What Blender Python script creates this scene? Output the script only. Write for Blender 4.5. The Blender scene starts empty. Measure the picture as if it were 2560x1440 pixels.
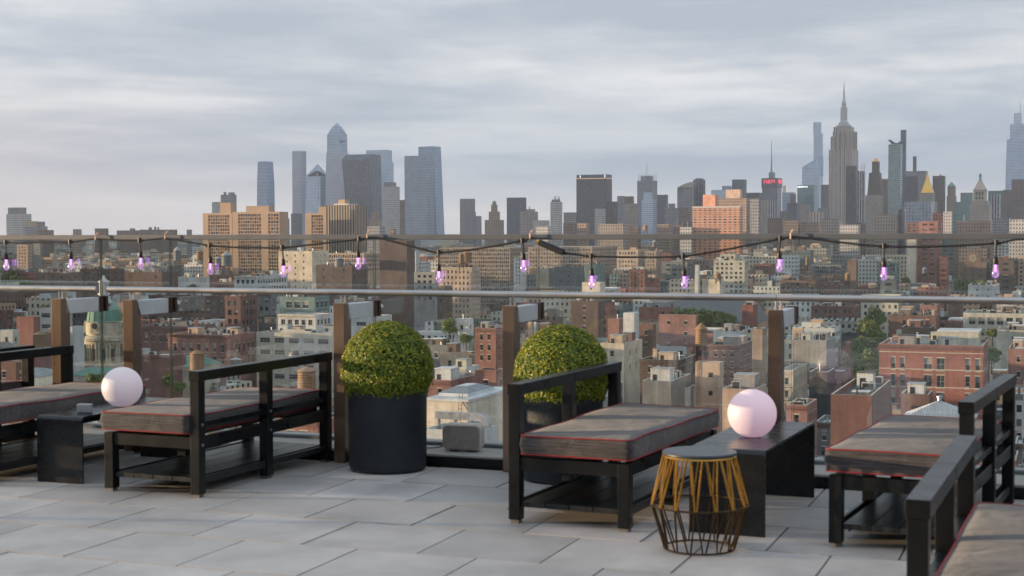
import bpy, math, random
from mathutils import Matrix, Vector
R = math.radians
rnd = random.Random(7)
SC = bpy.context.scene
COL = SC.collection

# ---------------------------------------------------------------- camera
H = 70.0                      # eye height above the street
F = 3780.0                    # focal length in pixels of the 2560 px frame
cam_d = bpy.data.cameras.new('camera'); cam = bpy.data.objects.new('camera', cam_d); COL.objects.link(cam)
cam_d.sensor_width = 36; cam_d.lens = F / 2560 * 36
cam_d.clip_start = 0.1; cam_d.clip_end = 120000
cam_d.dof.use_dof = True; cam_d.dof.focus_distance = 400; cam_d.dof.aperture_fstop = 7.0
CM = Matrix.Translation((0, 0, H)) @ Matrix.Rotation(R(90 - 2.09), 4, 'X') @ Matrix.Rotation(R(-0.13), 4, 'Z')
cam.matrix_world = CM
SC.camera = cam
C0 = Vector((0, 0, H)); M3 = CM.to_3x3()
def ray(px, py): return M3 @ Vector(((px - 1280) / F, -(py - 720) / F, -1))
def at(px, py, Y):
    d = ray(px, py); return C0 + d * (Y / d.y)
def atz(px, py, z):
    d = ray(px, py); return C0 + d * ((z - H) / d.z)
def proj(p):
    q = M3.transposed() @ (Vector(p) - C0)
    return 1280 + F * q.x / -q.z, 720 - F * q.y / -q.z

# ---------------------------------------------------------------- sky, sun, exposure
SUN_EL, SUN_AZ = 3.4, 85.0    # degrees; azimuth to the left of the view direction
w = bpy.data.worlds.new('World'); SC.world = w; w.use_nodes = True
nt = w.node_tree; nt.nodes.clear(); L = nt.links
def N(nt, t, **kw):
    n = nt.nodes.new(t)
    for k, v in kw.items():
        if k == 'inp':
            for a, b in v.items(): n.inputs[a].default_value = b
        else: setattr(n, k, v)
    return n
out = N(nt, 'ShaderNodeOutputWorld'); bg = N(nt, 'ShaderNodeBackground', inp={1: 0.0446})
L.new(bg.outputs[0], out.inputs[0])
sky = N(nt, 'ShaderNodeTexSky', sky_type='NISHITA', sun_disc=False, sun_elevation=R(SUN_EL + 8), sun_rotation=R(-SUN_AZ), altitude=80, air_density=1.2, dust_density=1.5)
tc = N(nt, 'ShaderNodeTexCoord'); sep = N(nt, 'ShaderNodeSeparateXYZ'); L.new(tc.outputs['Generated'], sep.inputs[0])
zc = N(nt, 'ShaderNodeMath', operation='MAXIMUM', inp={1: 0.0}); L.new(sep.outputs[2], zc.inputs[0])
za = N(nt, 'ShaderNodeMath', operation='ADD', inp={1: 0.045}); L.new(zc.outputs[0], za.inputs[0])
dx = N(nt, 'ShaderNodeMath', operation='DIVIDE'); L.new(sep.outputs[0], dx.inputs[0]); L.new(za.outputs[0], dx.inputs[1])
dy = N(nt, 'ShaderNodeMath', operation='DIVIDE'); L.new(sep.outputs[1], dy.inputs[0]); L.new(za.outputs[0], dy.inputs[1])
cb = N(nt, 'ShaderNodeCombineXYZ'); L.new(dx.outputs[0], cb.inputs[0]); L.new(dy.outputs[0], cb.inputs[1])
def cloudnoise(scale, sx, sy, rot, det, dist):
    mp = N(nt, 'ShaderNodeMapping'); L.new(cb.outputs[0], mp.inputs[0])
    mp.inputs['Scale'].default_value = (sx, sy, 1); mp.inputs['Rotation'].default_value = (0, 0, rot)
    n = N(nt, 'ShaderNodeTexNoise', inp={'Scale': scale, 'Detail': det, 'Roughness': 0.55, 'Distortion': dist}); L.new(mp.outputs[0], n.inputs[0])
    return n
n1 = cloudnoise(0.46, 0.9, 0.8, R(-24), 6, 0.4)
n2 = cloudnoise(2.0, 0.85, 0.9, R(12), 7, 0.5)
mx = N(nt, 'ShaderNodeMath', operation='MULTIPLY_ADD', inp={1: 0.22}); L.new(n2.outputs[0], mx.inputs[0])
m0 = N(nt, 'ShaderNodeMath', operation='MULTIPLY', inp={1: 0.88}); L.new(n1.outputs[0], m0.inputs[0]); L.new(m0.outputs[0], mx.inputs[2])
cr = N(nt, 'ShaderNodeValToRGB'); L.new(mx.outputs[0], cr.inputs[0])
el = cr.color_ramp.elements
el[0].position = 0.43; el[0].color = (4.7, 5.3, 6.3, 1)
el[1].position = 0.66; el[1].color = (9.1, 9.2, 9.4, 1)
e = el.new(0.51); e.color = (5.75, 6.25, 7.1, 1)
e = el.new(0.575); e.color = (7.2, 7.5, 8.0, 1)
# bands close to the horizon are a little darker and bluer, pinker towards the setting sun
hz = N(nt, 'ShaderNodeMapRange', inp={1: 0.0, 2: 0.11, 3: 1.0, 4: 0.0}); L.new(sep.outputs[2], hz.inputs[0])
wst = N(nt, 'ShaderNodeMapRange', inp={1: -0.05, 2: -0.5, 3: 0.0, 4: 1.0}); L.new(sep.outputs[0], wst.inputs[0])
hc = N(nt, 'ShaderNodeMixRGB', inp={1: (4.6, 5.4, 6.5, 1), 2: (8.8, 7.3, 6.8, 1)}); L.new(wst.outputs[0], hc.inputs[0])
hm = N(nt, 'ShaderNodeMixRGB'); L.new(hz.outputs[0], hm.inputs[0]); L.new(cr.outputs[0], hm.inputs[1]); L.new(hc.outputs[0], hm.inputs[2])
# the cloud sheet is brighter and bluer overhead than near the horizon
zb = N(nt, 'ShaderNodeMapRange', inp={1: .2, 2: .75, 3: 0.0, 4: 1.0}); L.new(sep.outputs[2], zb.inputs[0])
zm = N(nt, 'ShaderNodeMixRGB', blend_type='MULTIPLY', inp={2: (1.05, 1.15, 1.2, 1)}); L.new(zb.outputs[0], zm.inputs[0]); L.new(hm.outputs[0], zm.inputs[1])
gm = N(nt, 'ShaderNodeMixRGB', inp={0: 0.94}); L.new(sky.outputs[0], gm.inputs[1]); L.new(zm.outputs[0], gm.inputs[2])
L.new(gm.outputs[0], bg.inputs[0])

sun_d = bpy.data.lights.new('sun', 'SUN'); sun = bpy.data.objects.new('sun', sun_d); COL.objects.link(sun)
sun_d.energy = 5.0; sun_d.angle = R(0.6); sun_d.color = (1.0, 0.69, 0.42)
sdir = Vector((-math.sin(R(SUN_AZ)) * math.cos(R(SUN_EL)), math.cos(R(SUN_AZ)) * math.cos(R(SUN_EL)), math.sin(R(SUN_EL))))
sun.rotation_mode = 'QUATERNION'; sun.rotation_quaternion = sdir.to_track_quat('Z', 'Y')
sun.location = (-60, 20, 120)
SC.view_settings.view_transform = 'Standard'; SC.view_settings.look = 'None'
SC.view_settings.exposure = 1.15; SC.view_settings.gamma = 1.0
SC.render.engine = 'CYCLES'
SC.cycles.use_denoising = True; SC.cycles.max_bounces = 8; SC.cycles.diffuse_bounces = 3; SC.cycles.glossy_bounces = 4
SC.cycles.transparent_max_bounces = 16; SC.cycles.transmission_bounces = 6; SC.cycles.volume_bounces = 1
SC.cycles.sample_clamp_indirect = 4.0

# ---------------------------------------------------------------- helpers
class MB:
    def __init__(s): s.v = []; s.f = []; s.m = []; s.uv = []
    def quad(s, a, b, c, d, m=0, uv=None):
        i = len(s.v); s.v += [tuple(a), tuple(b), tuple(c), tuple(d)]; s.f.append((i, i + 1, i + 2, i + 3)); s.m.append(m)
        s.uv += uv if uv else [(0, 0), (1, 0), (1, 1), (0, 1)]
    def poly(s, pts, m=0):
        i = len(s.v); s.v += [tuple(p) for p in pts]; s.f.append(tuple(range(i, i + len(pts)))); s.m.append(m)
        s.uv += [(p[0], p[1]) for p in pts]
    def wall(s, p, q, z0, z1, m=0, u0=0.0, q2=None, p2=None):
        # vertical (or leaning) wall from p to q with outside on the right hand when walking p->q
        l = math.hypot(q[0] - p[0], q[1] - p[1]); p2 = p2 or p; q2 = q2 or q
        s.quad((p[0], p[1], z0), (q[0], q[1], z0), (q2[0], q2[1], z1), (p2[0], p2[1], z1), m, [(u0, z0), (u0 + l, z0), (u0 + l, z1), (u0, z1)])
    def box(s, x0, x1, y0, y1, z0, z1, m=0, top=None, bot=True):
        P = [(x0, y0), (x1, y0), (x1, y1), (x0, y1)]
        for i in range(4): s.wall(P[i], P[(i + 1) % 4], z0, z1, m)
        s.quad((x0, y0, z1), (x1, y0, z1), (x1, y1, z1), (x0, y1, z1), m if top is None else top, [(x0, y0), (x1, y0), (x1, y1), (x0, y1)])
        if bot: s.quad((x0, y1, z0), (x1, y1, z0), (x1, y0, z0), (x0, y0, z0), m, [(x0, y1), (x1, y1), (x1, y0), (x0, y0)])
    def obox(s, c, u, v, wv, m=0):
        # oriented box: centre and three half-axis vectors
        c, u, v, wv = map(Vector, (c, u, v, wv))
        k = lambda a, b, d: c + u * a + v * b + wv * d
        for q in (((-1,-1,-1),(-1,1,-1),(1,1,-1),(1,-1,-1)), ((-1,-1,1),(1,-1,1),(1,1,1),(-1,1,1)), ((-1,-1,-1),(1,-1,-1),(1,-1,1),(-1,-1,1)),
                  ((1,-1,-1),(1,1,-1),(1,1,1),(1,-1,1)), ((1,1,-1),(-1,1,-1),(-1,1,1),(1,1,1)), ((-1,1,-1),(-1,-1,-1),(-1,-1,1),(-1,1,1))):
            s.quad(*[k(*t) for t in q], m)
    def lathe(s, prof, n=24, c=(0, 0, 0), m=0, a0=0.0):
        for i in range(len(prof) - 1):
            (r0, z0), (r1, z1) = prof[i], prof[i + 1]
            for k in range(n):
                a, b = a0 + 2 * math.pi * k / n, a0 + 2 * math.pi * (k + 1) / n
                g = lambda r, t, z: (c[0] + r * math.cos(t), c[1] + r * math.sin(t), c[2] + z)
                rr = max(r0, r1)
                s.quad(g(r0, a, z0), g(r0, b, z0), g(r1, b, z1), g(r1, a, z1), m, [(rr * a, z0), (rr * b, z0), (rr * b, z1), (rr * a, z1)])
    def tube(s, pts, r, n=8, m=0, cap=True, r2=None):
        pts = [Vector(p) for p in pts]; rings = []
        for i, p in enumerate(pts):
            t = (pts[min(i + 1, len(pts) - 1)] - pts[max(i - 1, 0)]).normalized()
            a = t.orthogonal().normalized() if i == 0 else (prev - t * prev.dot(t)).normalized()
            prev = a; b = t.cross(a)
            rr = r if r2 is None else r + (r2 - r) * i / (len(pts) - 1)
            rings.append([p + (a * math.cos(2 * math.pi * k / n) + b * math.sin(2 * math.pi * k / n)) * rr for k in range(n)])
        for i in range(len(rings) - 1):
            for k in range(n): s.quad(rings[i][k], rings[i][(k + 1) % n], rings[i + 1][(k + 1) % n], rings[i + 1][k], m)
        if cap: s.poly(rings[0][::-1], m); s.poly(rings[-1], m)
    def build(s, name, mats, parent=None, smooth=False, bevel=0, merge=False):
        me = bpy.data.meshes.new(name); me.from_pydata(s.v, [], s.f)
        mats = mats if isinstance(mats, (list, tuple)) else [mats]
        for x in mats: me.materials.append(x)
        me.polygons.foreach_set('material_index', s.m)
        uvl = me.uv_layers.new(name='UVMap'); fl = [c for t in s.uv for c in t]; uvl.data.foreach_set('uv', fl)
        me.validate()
        o = bpy.data.objects.new(name, me); COL.objects.link(o)
        if smooth or bevel or merge:
            import bmesh
            bm = bmesh.new(); bm.from_mesh(me); bmesh.ops.remove_doubles(bm, verts=bm.verts, dist=1e-5)
            if bevel: bmesh.ops.bevel(bm, geom=[e for e in bm.edges if e.is_manifold and e.calc_face_angle(0) > 0.6], offset=bevel, segments=3, profile=0.6, affect='EDGES', clamp_overlap=True)
            bm.to_mesh(me); bm.free()
            if smooth: me.polygons.foreach_set('use_smooth', [True] * len(me.polygons)); me.set_sharp_from_angle(angle=R(40))
        if parent: o.parent = parent
        return o
def tag(o, label=None, cat=None, group=None, kind=None):
    if label: o['label'] = label
    if cat: o['category'] = cat
    if group: o['group'] = group
    if kind: o['kind'] = kind
    return o
def empty(name, loc, rz=0.0):
    o = bpy.data.objects.new(name, None); COL.objects.link(o); o.location = loc; o.rotation_euler = (0, 0, rz); o.empty_display_size = 0.2
    return o
def copy_tree(o, parent=None):
    c = o.copy(); COL.objects.link(c)
    if parent: c.parent = parent
    for ch in list(o.children): copy_tree(ch, c)
    return c

# ---------------------------------------------------------------- materials
_mc = {}
def mat(name, base=(.5, .5, .5), rough=.6, metal=0.0, noise=0.0, nscale=4.0, bump=0.0, bscale=60.0, spec=.5, coat=0, stretch=None, emit=None, es=0, island=0.0, c2=None):
    if name in _mc: return _mc[name]
    m = bpy.data.materials.new(name); m.use_nodes = True; nt = m.node_tree; b = nt.nodes['Principled BSDF']; L = nt.links
    b.inputs['Base Color'].default_value = (*base, 1); b.inputs['Roughness'].default_value = rough; b.inputs['Metallic'].default_value = metal
    b.inputs['Specular IOR Level'].default_value = spec; b.inputs['Coat Weight'].default_value = coat
    tc = N(nt, 'ShaderNodeTexCoord'); src = tc.outputs['Object']
    if stretch:
        mp = N(nt, 'ShaderNodeMapping'); mp.inputs['Scale'].default_value = stretch; L.new(src, mp.inputs[0]); src = mp.outputs[0]
    if noise or c2:
        n = N(nt, 'ShaderNodeTexNoise', inp={'Scale': nscale, 'Detail': 6, 'Roughness': .6}); L.new(src, n.inputs[0])
        mr = N(nt, 'ShaderNodeMapRange', inp={1: .3, 2: .7, 3: 0, 4: 1}); L.new(n.outputs[0], mr.inputs[0])
        lo = tuple(max(0, x * (1 - noise)) for x in base); hi = c2 or tuple(min(1, x * (1 + noise)) for x in base)
        mixn = N(nt, 'ShaderNodeMixRGB', inp={1: (*lo, 1), 2: (*hi, 1)}); L.new(mr.outputs[0], mixn.inputs[0]); colr = mixn.outputs[0]
        if island:
            g = N(nt, 'ShaderNodeNewGeometry'); hs = N(nt, 'ShaderNodeHueSaturation')
            mr2 = N(nt, 'ShaderNodeMapRange', inp={3: 1 - island, 4: 1 + island}); L.new(g.outputs['Random Per Island'], mr2.inputs[0])
            L.new(mr2.outputs[0], hs.inputs['Value']); L.new(colr, hs.inputs['Color']); colr = hs.outputs[0]
        L.new(colr, b.inputs['Base Color'])
        r2 = N(nt, 'ShaderNodeMapRange', inp={1: .3, 2: .7, 3: max(.02, rough * .85), 4: min(1, rough * 1.2)}); L.new(n.outputs[0], r2.inputs[0]); L.new(r2.outputs[0], b.inputs['Roughness'])
    if bump:
        n = N(nt, 'ShaderNodeTexNoise', inp={'Scale': bscale, 'Detail': 4}); L.new(src, n.inputs[0])
        bp = N(nt, 'ShaderNodeBump', inp={0: bump, 1: .01}); L.new(n.outputs[0], bp.inputs['Height']); L.new(bp.outputs[0], b.inputs['Normal'])
    if emit: b.inputs['Emission Color'].default_value = (*emit, 1); b.inputs['Emission Strength'].default_value = es
    _mc[name] = m; return m

def wallmat(name, base, bump=True):
    """masonry: UV is in metres; courses, patches and rain streaks"""
    if name in _mc: return _mc[name]
    m = bpy.data.materials.new(name); m.use_nodes = True; nt = m.node_tree; b = nt.nodes['Principled BSDF']; L = nt.links
    b.inputs['Roughness'].default_value = .85; b.inputs['Specular IOR Level'].default_value = .25
    uv = N(nt, 'ShaderNodeUVMap'); oi = N(nt, 'ShaderNodeObjectInfo')
    off = N(nt, 'ShaderNodeVectorMath', operation='ADD'); L.new(uv.outputs[0], off.inputs[0])
    sc = N(nt, 'ShaderNodeVectorMath', operation='SCALE', inp={'Scale': 91.0}); L.new(oi.outputs['Random'], sc.inputs[0]); L.new(sc.outputs[0], off.inputs[1])
    n = N(nt, 'ShaderNodeTexNoise', inp={'Scale': .13, 'Detail': 8, 'Roughness': .65}); L.new(off.outputs[0], n.inputs[0])
    mp = N(nt, 'ShaderNodeMapping'); mp.inputs['Scale'].default_value = (1.1, .09, 1); L.new(off.outputs[0], mp.inputs[0])
    n2 = N(nt, 'ShaderNodeTexNoise', inp={'Scale': 1.0, 'Detail': 4}); L.new(mp.outputs[0], n2.inputs[0])
    ad = N(nt, 'ShaderNodeMath', operation='MULTIPLY_ADD', inp={1: .5}); L.new(n2.outputs[0], ad.inputs[0]); L.new(n.outputs[0], ad.inputs[2])
    mr = N(nt, 'ShaderNodeMapRange', inp={1: .55, 2: .95, 3: .72, 4: 1.22}); L.new(ad.outputs[0], mr.inputs[0])
    br = N(nt, 'ShaderNodeTexBrick', inp={'Color1': (.92, .92, .92, 1), 'Color2': (1.08, 1.04, 1.02, 1), 'Mortar': (.85, .88, .9, 1), 'Scale': 1.0, 'Mortar Size': .02, 'Brick Width': .9, 'Row Height': .3})
    L.new(uv.outputs[0], br.inputs[0])
    v1 = N(nt, 'ShaderNodeMixRGB', blend_type='MULTIPLY', inp={0: 1, 1: (*base, 1)}); L.new(br.outputs[0], v1.inputs[2])
    hs = N(nt, 'ShaderNodeHueSaturation'); L.new(v1.outputs[0], hs.inputs['Color']); L.new(mr.outputs[0], hs.inputs['Value'])
    hs2 = N(nt, 'ShaderNodeMapRange', inp={3: .66, 4: .95}); L.new(oi.outputs['Random'], hs2.inputs[0]); L.new(hs2.outputs[0], hs.inputs['Saturation'])
    L.new(hs.outputs[0], b.inputs['Base Color'])
    _mc[name] = m; return m

def towmat(name, wall, glass, bay=3.0, fl=3.6, fw=.55, fh=.55, gm=.0, gr=.2, wr=.7, var=.5, vstrip=False, blinds=.25, lit=0.0):
    """tower skin: UV metres -> window cells; each cell gets its own tone"""
    if name in _mc: return _mc[name]
    m = bpy.data.materials.new(name); m.use_nodes = True; nt = m.node_tree; b = nt.nodes['Principled BSDF']; L = nt.links
    uv = N(nt, 'ShaderNodeUVMap'); sp = N(nt, 'ShaderNodeSeparateXYZ'); L.new(uv.outputs[0], sp.inputs[0])
    def cell(o, size, frac):
        d = N(nt, 'ShaderNodeMath', operation='DIVIDE', inp={1: size}); L.new(o, d.inputs[0])
        f = N(nt, 'ShaderNodeMath', operation='FRACT'); L.new(d.outputs[0], f.inputs[0]); fl_ = N(nt, 'ShaderNodeMath', operation='FLOOR'); L.new(d.outputs[0], fl_.inputs[0])
        s = N(nt, 'ShaderNodeMath', operation='SUBTRACT', inp={1: .5}); L.new(f.outputs[0], s.inputs[0]); a = N(nt, 'ShaderNodeMath', operation='ABSOLUTE'); L.new(s.outputs[0], a.inputs[0])
        c = N(nt, 'ShaderNodeMath', operation='LESS_THAN', inp={1: frac / 2}); L.new(a.outputs[0], c.inputs[0]); return c.outputs[0], fl_.outputs[0]
    a, fa = cell(sp.outputs[0], bay, fw); c, fc = cell(sp.outputs[1], fl, 1.1 if vstrip else fh)
    mk = N(nt, 'ShaderNodeMath', operation='MULTIPLY'); L.new(a, mk.inputs[0]); L.new(c, mk.inputs[1])
    cbn = N(nt, 'ShaderNodeCombineXYZ'); L.new(fa, cbn.inputs[0]); L.new(fc, cbn.inputs[1])
    oi = N(nt, 'ShaderNodeObjectInfo'); L.new(oi.outputs['Random'], cbn.inputs[2])
    wn = N(nt, 'ShaderNodeTexWhiteNoise', noise_dimensions='3D'); L.new(cbn.outputs[0], wn.inputs[0])
    vr = N(nt, 'ShaderNodeMapRange', inp={3: 1 - var, 4: 1 + var}); L.new(wn.outputs[0], vr.inputs[0])
    gh = N(nt, 'ShaderNodeHueSaturation', inp={'Color': (*glass, 1)}); L.new(vr.outputs[0], gh.inputs['Value'])
    bl = N(nt, 'ShaderNodeMath', operation='GREATER_THAN', inp={1: 1 - blinds}); L.new(wn.outputs[0], bl.inputs[0])
    bc = N(nt, 'ShaderNodeMixRGB', inp={2: (glass[0] * .4 + .16, glass[1] * .4 + .16, glass[2] * .4 + .15, 1)}); L.new(bl.outputs[0], bc.inputs[0]); L.new(gh.outputs[0], bc.inputs[1])
    ns = N(nt, 'ShaderNodeTexNoise', inp={'Scale': .035, 'Detail': 5}); L.new(uv.outputs[0], ns.inputs[0])
    nv = N(nt, 'ShaderNodeMapRange', inp={1: .3, 2: .7, 3: .82, 4: 1.15}); L.new(ns.outputs[0], nv.inputs[0])
    wh = N(nt, 'ShaderNodeHueSaturation', inp={'Color': (*wall, 1)}); L.new(nv.outputs[0], wh.inputs['Value'])
    mc = N(nt, 'ShaderNodeMixRGB'); L.new(mk.outputs[0], mc.inputs[0]); L.new(wh.outputs[0], mc.inputs[1]); L.new(bc.outputs[0], mc.inputs[2])
    L.new(mc.outputs[0], b.inputs['Base Color'])
    rr = N(nt, 'ShaderNodeMapRange', inp={3: wr, 4: gr}); L.new(mk.outputs[0], rr.inputs[0]); L.new(rr.outputs[0], b.inputs['Roughness'])
    if gm:
        mm = N(nt, 'ShaderNodeMath', operation='MULTIPLY', inp={1: gm}); L.new(mk.outputs[0], mm.inputs[0]); L.new(mm.outputs[0], b.inputs['Metallic'])
    if lit:
        wn2 = N(nt, 'ShaderNodeTexWhiteNoise', noise_dimensions='4D', inp={'W': 3.3}); L.new(cbn.outputs[0], wn2.inputs[0])
        lt = N(nt, 'ShaderNodeMath', operation='GREATER_THAN', inp={1: 1 - lit}); L.new(wn2.outputs[0], lt.inputs[0])
        l2 = N(nt, 'ShaderNodeMath', operation='MULTIPLY'); L.new(lt.outputs[0], l2.inputs[0]); L.new(mk.outputs[0], l2.inputs[1])
        l3 = N(nt, 'ShaderNodeMath', operation='MULTIPLY', inp={1: .5}); L.new(l2.outputs[0], l3.inputs[0])
        L.new(l3.outputs[0], b.inputs['Emission Strength']); b.inputs['Emission Color'].default_value = (1, .82, .6, 1)
    _mc[name] = m; return m

BASE = {'R': (.26, .10, .078), 'r': (.165, .078, .066), 'O': (.50, .21, .11), 'B': (.18, .125, .098), 'b': (.115, .078, .068), 'T': (.44, .31, .215), 't': (.30, .23, .175),
        'C': (.60, .50, .38), 'W': (.66, .66, .64), 'w': (.47, .50, .50), 'G': (.27, .27, .265), 'g': (.17, .185, .19), 'D': (.055, .06, .068), 'L': (.10, .135, .15),
        'N': (.13, .22, .21), 'S': (.44, .43, .36)}
ADJ = {'R': 'red brick', 'r': 'dark red brick', 'O': 'orange brick', 'B': 'brown brick', 'b': 'dark brown', 'T': 'tan', 't': 'dull tan', 'C': 'cream', 'W': 'white', 'w': 'pale grey',
       'G': 'grey', 'g': 'dark grey', 'D': 'near black', 'L': 'slate blue', 'N': 'green glass', 'S': 'stone coloured'}
for _k in BASE:
    if _k not in 'D': BASE[_k] = tuple(min(.72, c * 1.22 + .01) for c in BASE[_k])
def WM(k): return wallmat('masonry_' + ADJ[k].replace(' ', '_'), BASE[k])
def FM(k): return towmat('far_wall_' + ADJ[k].replace(' ', '_'), BASE[k], (.045, .055, .065), bay=2.9, fl=3.5, fw=.42, fh=.5, var=.5, blinds=.2)
ROOF = {'w': mat('roof_white', (.62, .64, .66), .7, noise=.25, nscale=.35), 'g': mat('roof_silver', (.36, .38, .40), .75, noise=.3, nscale=.3),
        'd': mat('roof_tar', (.085, .085, .09), .9, noise=.4, nscale=.3), 'n': mat('roof_copper', (.14, .30, .245), .75, noise=.25, nscale=.3, stretch=(2.5, .3, 1)),
        'b': mat('roof_brown', (.20, .15, .12), .9, noise=.3, nscale=.3)}
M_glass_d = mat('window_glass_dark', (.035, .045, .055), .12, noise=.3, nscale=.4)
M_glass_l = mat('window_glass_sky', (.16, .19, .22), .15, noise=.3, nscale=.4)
M_blind = mat('window_blind', (.36, .34, .30), .6, noise=.2, nscale=.3)
M_frame_w = mat('window_frame_white', (.45, .45, .44), .5)
M_frame_d = mat('window_frame_dark', (.05, .05, .055), .5)
M_metal = mat('galvanised_metal', (.42, .44, .46), .4, metal=.7, noise=.2, nscale=1.2)
M_unit = mat('unit_paint', (.52, .53, .53), .55, noise=.15, nscale=1.0)
M_darkmetal = mat('dark_metal', (.04, .04, .045), .5, metal=.3)
M_stone = mat('stone_trim', (.50, .46, .38), .8, noise=.25, nscale=.5)
M_wood = mat('tank_wood', (.30, .185, .10), .85, noise=.35, nscale=.8, stretch=(3, 3, .3))
M_tankgrey = mat('tank_grey', (.22, .23, .24), .8, noise=.3, nscale=.8, stretch=(3, 3, .3))
# ================================================================ TERRACE
TZ = H - 1.5                                   # terrace floor level
TR = R(20.3)                                   # terrace and street grid turn clockwise by this much
U = Vector((math.cos(TR), -math.sin(TR), 0)); V = Vector((math.sin(TR), math.cos(TR), 0))
def edgeY(X, off=0.0): return 9.5 - .37 * X + off      # front face of the stone ledge (y at given x)
E0 = Vector((0, 9.5, TZ))                       # a point on the ledge front face
def TP(a, b, z): return E0 + U * a + V * b + Vector((0, 0, z))   # a along the railing, b outwards

m_tile = mat('porcelain_paver', (.45, .43, .42), .6, noise=.2, nscale=2.2, bump=.3, bscale=140, island=.14)
m_under = mat('paver_joint', (.04, .04, .045), .9)
m_ledge = mat('ledge_stone', (.45, .44, .42), .7, noise=.12, nscale=3)
m_black = mat('black_powder_coat', (.006, .007, .008), .3, noise=.5, nscale=7, spec=.32, bump=.15, bscale=90)
m_blacktable = mat('black_table_lacquer', (.007, .009, .012), .26, noise=.3, nscale=9, spec=.5)
m_steel = mat('brushed_steel', (.55, .56, .57), .3, metal=.95, noise=.08, nscale=4, stretch=(1, 1, 30))
m_rail = mat('rail_steel', (.50, .48, .47), .36, metal=1.0, noise=.04, nscale=6)
m_arm = mat('satin_steel_arm', (.66, .70, .74), .45, metal=.35, noise=.06, nscale=9)
m_bronze = mat('bronze_post', (.30, .215, .16), .28, metal=.85, noise=.2, nscale=2.5, stretch=(1, 1, .4))
m_bronze_d = mat('bronze_clamp', (.10, .058, .04), .3, metal=.8)
m_cap = mat('glass_cap_aluminium', (.10, .115, .13), .5, metal=0.0, noise=.1, nscale=5)

# deck: individual pavers in one sheet, dark bed underneath
mb = MB(); rr = random.Random(3)
t = .61
for j in range(-26, 1):
    for i in range(-16, 16):
        a0 = i * t + (.5 * t if j % 2 else 0) + .13; b0 = -.03 - t + j * t + (.0)
        g = .0055; z = rr.uniform(-.0012, .0012)
        p = [TP(a0 + g, b0 + g, z), TP(a0 + t - g, b0 + g, z), TP(a0 + t - g, b0 + t - g, z), TP(a0 + g, b0 + t - g, z)]
        mb.quad(*p)
        for k in range(4):
            q0, q1 = p[k], p[(k + 1) % 4]; dn = Vector((0, 0, -.02)); mb.quad(q0 + dn, q1 + dn, q1, q0)
tiles = mb.build('terrace_floor', m_tile, merge=True); tag(tiles, 'pale grey square stone pavers laid in staggered rows', kind='structure')
mb = MB(); P = [TP(-11, -17, -.02), TP(11, -17, -.02), TP(11, .4, -.02), TP(-11, .4, -.02)]; mb.quad(*P)
tag(mb.build('floor_bed', m_under), 'dark joints between the terrace pavers', kind='structure')
mb = MB()
mb.obox(TP(0, .36, .0), U * 11, V * .33, Vector((0, 0, .075)))
tag(mb.build('parapet_ledge', m_ledge, bevel=.006), 'pale stone ledge under the glass railing', kind='structure')
mb = MB(); mb.obox(TP(0, .012, .03), U * 11, V * .014, Vector((0, 0, .034)))  # thin black strip along the front foot of the ledge
tag(mb.build('ledge_strip', m_black, bevel=.004), 'black strip along the edge of the pavers', kind='structure')

# glass railing ----------------------------------------------------
GB = .42                                        # glass plane, metres outward of the ledge face
def a_of(px, b):                                # parameter along the railing where the pixel column meets plane b
    d = ray(px, 720); n = V; k = (E0 + V * b - C0).dot(n) / d.dot(n); p = C0 + d * k; return (p - E0).dot(U)
m_glass = bpy.data.materials.new('rail_glass'); m_glass.use_nodes = True; nt = m_glass.node_tree; nt.nodes.clear(); L = nt.links
o_ = N(nt, 'ShaderNodeOutputMaterial'); mxs = N(nt, 'ShaderNodeMixShader'); tr = N(nt, 'ShaderNodeBsdfTransparent', inp={0: (.95, .97, .96, 1)}); gl = N(nt, 'ShaderNodeBsdfGlossy', inp={0: (.9, .95, .93, 1), 'Roughness': .0}); fr = N(nt, 'ShaderNodeFresnel', inp={0: 1.5})
fm = N(nt, 'ShaderNodeMath', operation='MULTIPLY', inp={1: 2.2}); L.new(fr.outputs[0], fm.inputs[0])
L.new(fm.outputs[0], mxs.inputs[0]); L.new(tr.outputs[0], mxs.inputs[1]); L.new(gl.outputs[0], mxs.inputs[2]); L.new(mxs.outputs[0], o_.inputs[0])
m_gedge = mat('glass_edge', (.16, .19, .12), .2, spec=.6)
POST_PX = [151, 329, 855, 1278, 1941]
def post_a(px): return a_of(px, -.03)
posts_a = [post_a(p) for p in POST_PX]
step = 1.6
LE = -6.3
allposts = [posts_a[0] - 1.35 * k for k in (2, 1)] + posts_a + [posts_a[-1] + 1.62 * k for k in (1, 2, 3)]
rail = empty('glass_railing', TP(0, GB, .075)); tag(rail, 'frameless glass railing with grey top cap and bronze posts round the terrace edge', 'railing')
def RL(o):                                      # parent to the railing keeping world place
    o.parent = rail; o.matrix_parent_inverse = Matrix.Translation(-rail.location); return o
joints = [a + .02 for a in allposts]
ends = [LE] + joints + [10.9]
for i in range(len(ends) - 1):
    a, b = ends[i] + .006, ends[i + 1] - .006
    if b - a < .05: continue
    mb = MB(); c = TP((a + b) / 2, GB, .075 + .70)
    mb.obox(c, U * ((b - a) / 2), V * .007, Vector((0, 0, .70)))
    for k in range(len(mb.f)):
        q = [Vector(v) for v in mb.v[4 * k:4 * k + 4]]; n = (q[1] - q[0]).cross(q[2] - q[0]).normalized()
        mb.m[k] = 0 if abs(n.dot(V)) > .9 else 1
    RL(mb.build('glass_panel', [m_glass, m_gedge]))
mb = MB(); mb.obox(TP((LE + 10.9) / 2, GB, .075 + 1.398), U * ((10.9 - LE) / 2), V * .019, Vector((0, 0, .018)))
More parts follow.
